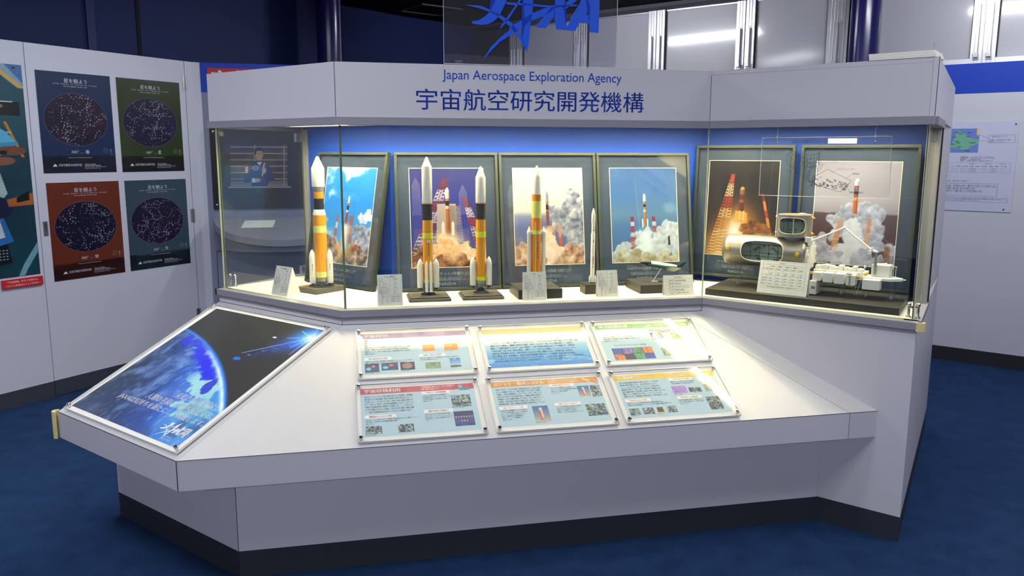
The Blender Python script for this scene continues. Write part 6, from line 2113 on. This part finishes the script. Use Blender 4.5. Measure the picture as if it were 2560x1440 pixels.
for (s0, s1, z0, z1, args, en, jp, lab_) in (
    (.053, .561, 1.4655, 2.109, ('1b3a68', '241238', '2c4470', '1e2138', 21), 'SPRING', '春', 'blue star chart poster with an oval sky map, upper left of the four'),
    (.606, 1.117, 1.4635, 2.1075, ('3c5024', '201a44', '5c6440', '1c1c20', 22), 'SUMMER', '夏', 'green star chart poster with an oval sky map, upper right of the four'),
    (.059, .568, .7635, 1.4035, ('863c20', '1a1238', '94502c', '48180c', 24), 'AUTUMN', '秋', 'rust brown star chart poster with an oval sky map, lower left of the four'),
    (.612, 1.121, .764, 1.403, ('4c6474', '241440', '5c7484', '1c2c38', 25), 'WINTER', '冬', 'slate blue star chart poster with an oval sky map, lower right of the four')):
    root, W, H = poster('star_poster', FW, s0, s1, z0, z1, rich(pic_stars(*args), 1.15, (.82, .82, .82)), lab_, 'poster', 'star chart posters on the left door')
    star_text(root, W, H, en, jp)

# the wide cabin photo, running out of view to the left
root = thing('cabin_poster', 'tall photo poster of a person in a blue shirt in a spacecraft cabin', 'poster', FW @ Matrix.Translation((-.51, -.0025, .828)))
MB().box(0, .482, 0, .001, 0, 1.3).build('backing', 'paper', root)
sheet('printed_sheet', pic_cabin(), [(0, -.0004, 1.3), (.482, -.0004, 1.3), (.482, -.0004, .74), (0, -.0004, .74)], P_GLOSS, root)
sheet('printed_sheet', pic_cabin_low(), [(0, -.0004, .74), (.482, -.0004, .74), (.482, -.0004, 0), (0, -.0004, 0)], P_GLOSS, root)
root = thing('caption_plate', 'small red caption plate under the tall cabin photo', 'caption plate', FW @ Matrix.Translation((-.273, -.002, .760)))
MB().box(0, .252, -.012, .002, 0, .055).build('plate', redm, root, 0.001)
m = MB()
w1 = lambda u, v: (u, -.0126, v)
text(m, '「宇宙授業」を行う毛利さん', .126, .032, w1, w=.19, h=.014, anchor='c', res=1, bold=.02)
text(m, '～ふるさと余市町産のりんごが宇宙へ～', .126, .010, w1, w=.225, h=.013, anchor='c', res=1, bold=.015)
m.build('lettering', 'paper', root)

# red heading on the blue band of the back partition
root = thing('red_sign', 'red sign with white lettering on the blue band behind the fascia', 'sign', FX @ Matrix.Translation((.052, -.004, 2.075)))
MB().box(0, .62, -.004, .001, 0, .156).build('plate', redm, root)
m = MB()
text(m, '宇宙', .035, .012, lambda u, v: (u, -.005, v), w=.245, h=.130, res=2, bold=.045)
m.build('lettering', 'paper', root)

# wall board with the photo of a speaker, desk below it
root = thing('photo_board', 'black wall board with a photo of a person in a navy jacket holding a microphone', 'wall board', FX @ Matrix.Translation((.045, -.004, 1.168)))
MB().box(0, .80, -.018, .003, 0, .617).build('board', 'black', root, 0.001)
for x_, z_ in ((.025, .59), (.025, .03), (.775, .59), (.775, .03)):
    MB().lathe([(.008, 0), (.008, .003), (.004, .004)], 14, (x_, -.018, z_), axis='y').build('screw', 'steel', root)
sheet('photo_print', pic_speaker(), [(.145, -.0188, .491), (.572, -.0188, .491), (.560, -.0188, .174), (.133, -.0188, .174)], P_PAPER, root)
MB().box(.115, .585, -.024, -.018, .160, .171).build('photo_rail', 'trim', root)

ds = thing('half_round_desk', 'grey half-round sloping desk below the black wall board', 'desk', FX @ Matrix.Translation((.58, -.004, 0)))
def desk_xy(r, n=30):
    return [(r * .54 * math.cos(math.pi + math.pi * k / n), r * .42 * math.sin(math.pi + math.pi * k / n)) for k in range(n + 1)]
pts = desk_xy(1.0)
top = [1.095 + y_ * .32 for _, y_ in pts]
MB().prism(pts, [z - .055 for z in top], top).build('desk_top', 'trim', ds, 0.004)
MB().prism(desk_xy(.93), .865, [z - .055 for z in [1.095 + y_ * .32 for _, y_ in desk_xy(.93)]]).build('apron', mat('slate_apron', '6c7288', .5), ds)
MB().box(-.53, .53, -.03, .001, .002, .84).build('cupboard_front', wallx, ds, 0.002)
MB().box(-.529, .529, -.031, -.0302, .836, .842).box(-.531, -.527, -.031, -.03, .01, .84).build('cupboard_gap', 'joint', ds)
lbs = MB()
a0 = lambda u, y_: (u, y_, 1.095 + y_ * .32 + .002)
lbs.quad(a0(-.325, -.20), a0(-.09, -.20), a0(-.075, -.06), a0(-.305, -.06))
o = lbs.build('desk_label', 'paper', None)
o.matrix_world = FX @ Matrix.Translation((.58, -.004, 0))
tag(o, 'plain pale label sheet lying on the half-round desk', 'label')

# notice on the right partition
nt_ = Pic(190, 250, 'c6c8e0', 40)
a_ = nt_.asp
root = thing('notice_board', 'pale notice sheet with a map and timetable pinned on the right partition', 'notice', FY @ Matrix.Translation((-.10, -.006, 1.178)))
Wn, Hn = .622, .665
MB().box(0, Wn, -.001, .004, 0, Hn).build('backing_board', 'paper', root)
nt_.rect(a_ * .14, .075, a_ * .60, .345, '6c84cc')
nt_.poly([(a_ * x_, y_) for x_, y_ in ((.36, .09), (.43, .13), (.52, .185), (.60, .20), (.60, .24), (.52, .27), (.47, .325), (.38, .29), (.30, .285), (.24, .30), (.14, .295), (.14, .26), (.30, .25), (.33, .20))], '74b498')
nt_.rect(a_ * .57, .075, a_ * .60, .15, 'd8cc94')
nt_.rect(a_ * .27, .30, a_ * .30, .60, 'c6c8e0')
r_ = np.random.default_rng(3)
for k in range(18):
    x_, y_ = a_ * r_.uniform(.20, .57), r_.uniform(.09, .33)
    nt_.rect(x_, y_, x_ + .03, y_ + .008, '2c3c3c', .8)
def box_(x0, y0, x1, y1, c='8c8ca8'):
    for p_, q_ in (((x0, y0), (x1, y0)), ((x1, y0), (x1, y1)), ((x1, y1), (x0, y1)), ((x0, y1), (x0, y0))):
        nt_.line((p_[0] * a_, p_[1]), (q_[0] * a_, q_[1]), .0012, c)
box_(.70, .15, .97, .235); box_(.05, .455, .27, .57); box_(.24, .69, .84, .83); box_(.05, .85, .95, .895)
box_(.30, .455, .95, .57, 'a8a8c0')
nt_.line((a_ * .60, .145), (a_ * .70, .19), .0012, '8888a8'); nt_.line((a_ * .46, .205), (a_ * .70, .215), .0010, '8888a8')
nt_.rect(a_ * .30, .595, a_ * .33, .61, 'd8d064')
sheet('printed_sheet', nt_, [(0, -.0015, Hn), (Wn, -.0015, Hn), (Wn, -.0015, 0), (0, -.0015, 0)], P_PAPER, root)
m = MB()
w1 = lambda u, v: (u * Wn, -.0020, (1 - v) * Hn)
def tl(body, x_, y_, w_, h_, mi=0):
    v, f = glyphs(body, res=1)
    lo, hi = v.min(0), v.max(0)
    q = (v - lo) * np.array([w_ / (hi[0] - lo[0]), h_ / (hi[1] - lo[1])])
    m.add([w1(x_ + c[0], y_ + h_ - c[1]) for c in q], f, mi)
tl('＋観測地を選んでください。', .72, .160, .18, .016); tl('地図上の名称及び一覧を\n選択してください。', .71, .195, .22, .036)
tl('検索時刻　2012年10月31日16時30分\n計算日時　2012年11月01日から3日間\n観測地　北海道余市町\n緯度　北緯43度11分 東経140度47分', .42, .385, .36, .058)
tl('見え始め', .52, .462, .06, .014, 1); tl('最大仰角', .69, .462, .06, .014, 2); tl('見え終わり', .84, .462, .07, .014, 1)
tl('日付　時刻　方位角　仰角　時刻　方位角　仰角　時刻　方位角', .33, .49, .58, .014)
for k in range(3):
    tl('2012/11/0%d  18:05:13  205(南南西)  10  18:08:16  135(南東)  36  18:11:02' % (k + 1), .32, .517 + k * .018, .60, .010)
tl('見え始め、最大仰角、見え終わり', .27, .655, .26, .014)
tl('見え始め：地平線から昇り、観測できる高さになる時刻と方位\n最大仰角：最も高く見える時刻と方位\n見え終わり：地球の影に入るか沈む時刻と方位', .27, .705, .55, .085)
tl('観測しやすい日をお知らせしています。詳細は受付にあります資料をご覧ください。\nほかの日も観測できますので、ぜひご覧になってください。', .07, .856, .84, .032)
m.build('lettering', [mat('notice_ink', '3a3a52', .7), mat('notice_blue_ink', '2c3c9c', .7), mat('notice_red_ink', 'a83048', .7)], root)
for x_, z_ in ((.965, .965), (.925, .03)):
    MB().lathe([(.004, 0), (.0055, .002), (.0055, .004), (.003, .006)], 12, (x_ * Wn, -.002, z_ * Hn), axis='y').build('pin', 'joint', root)
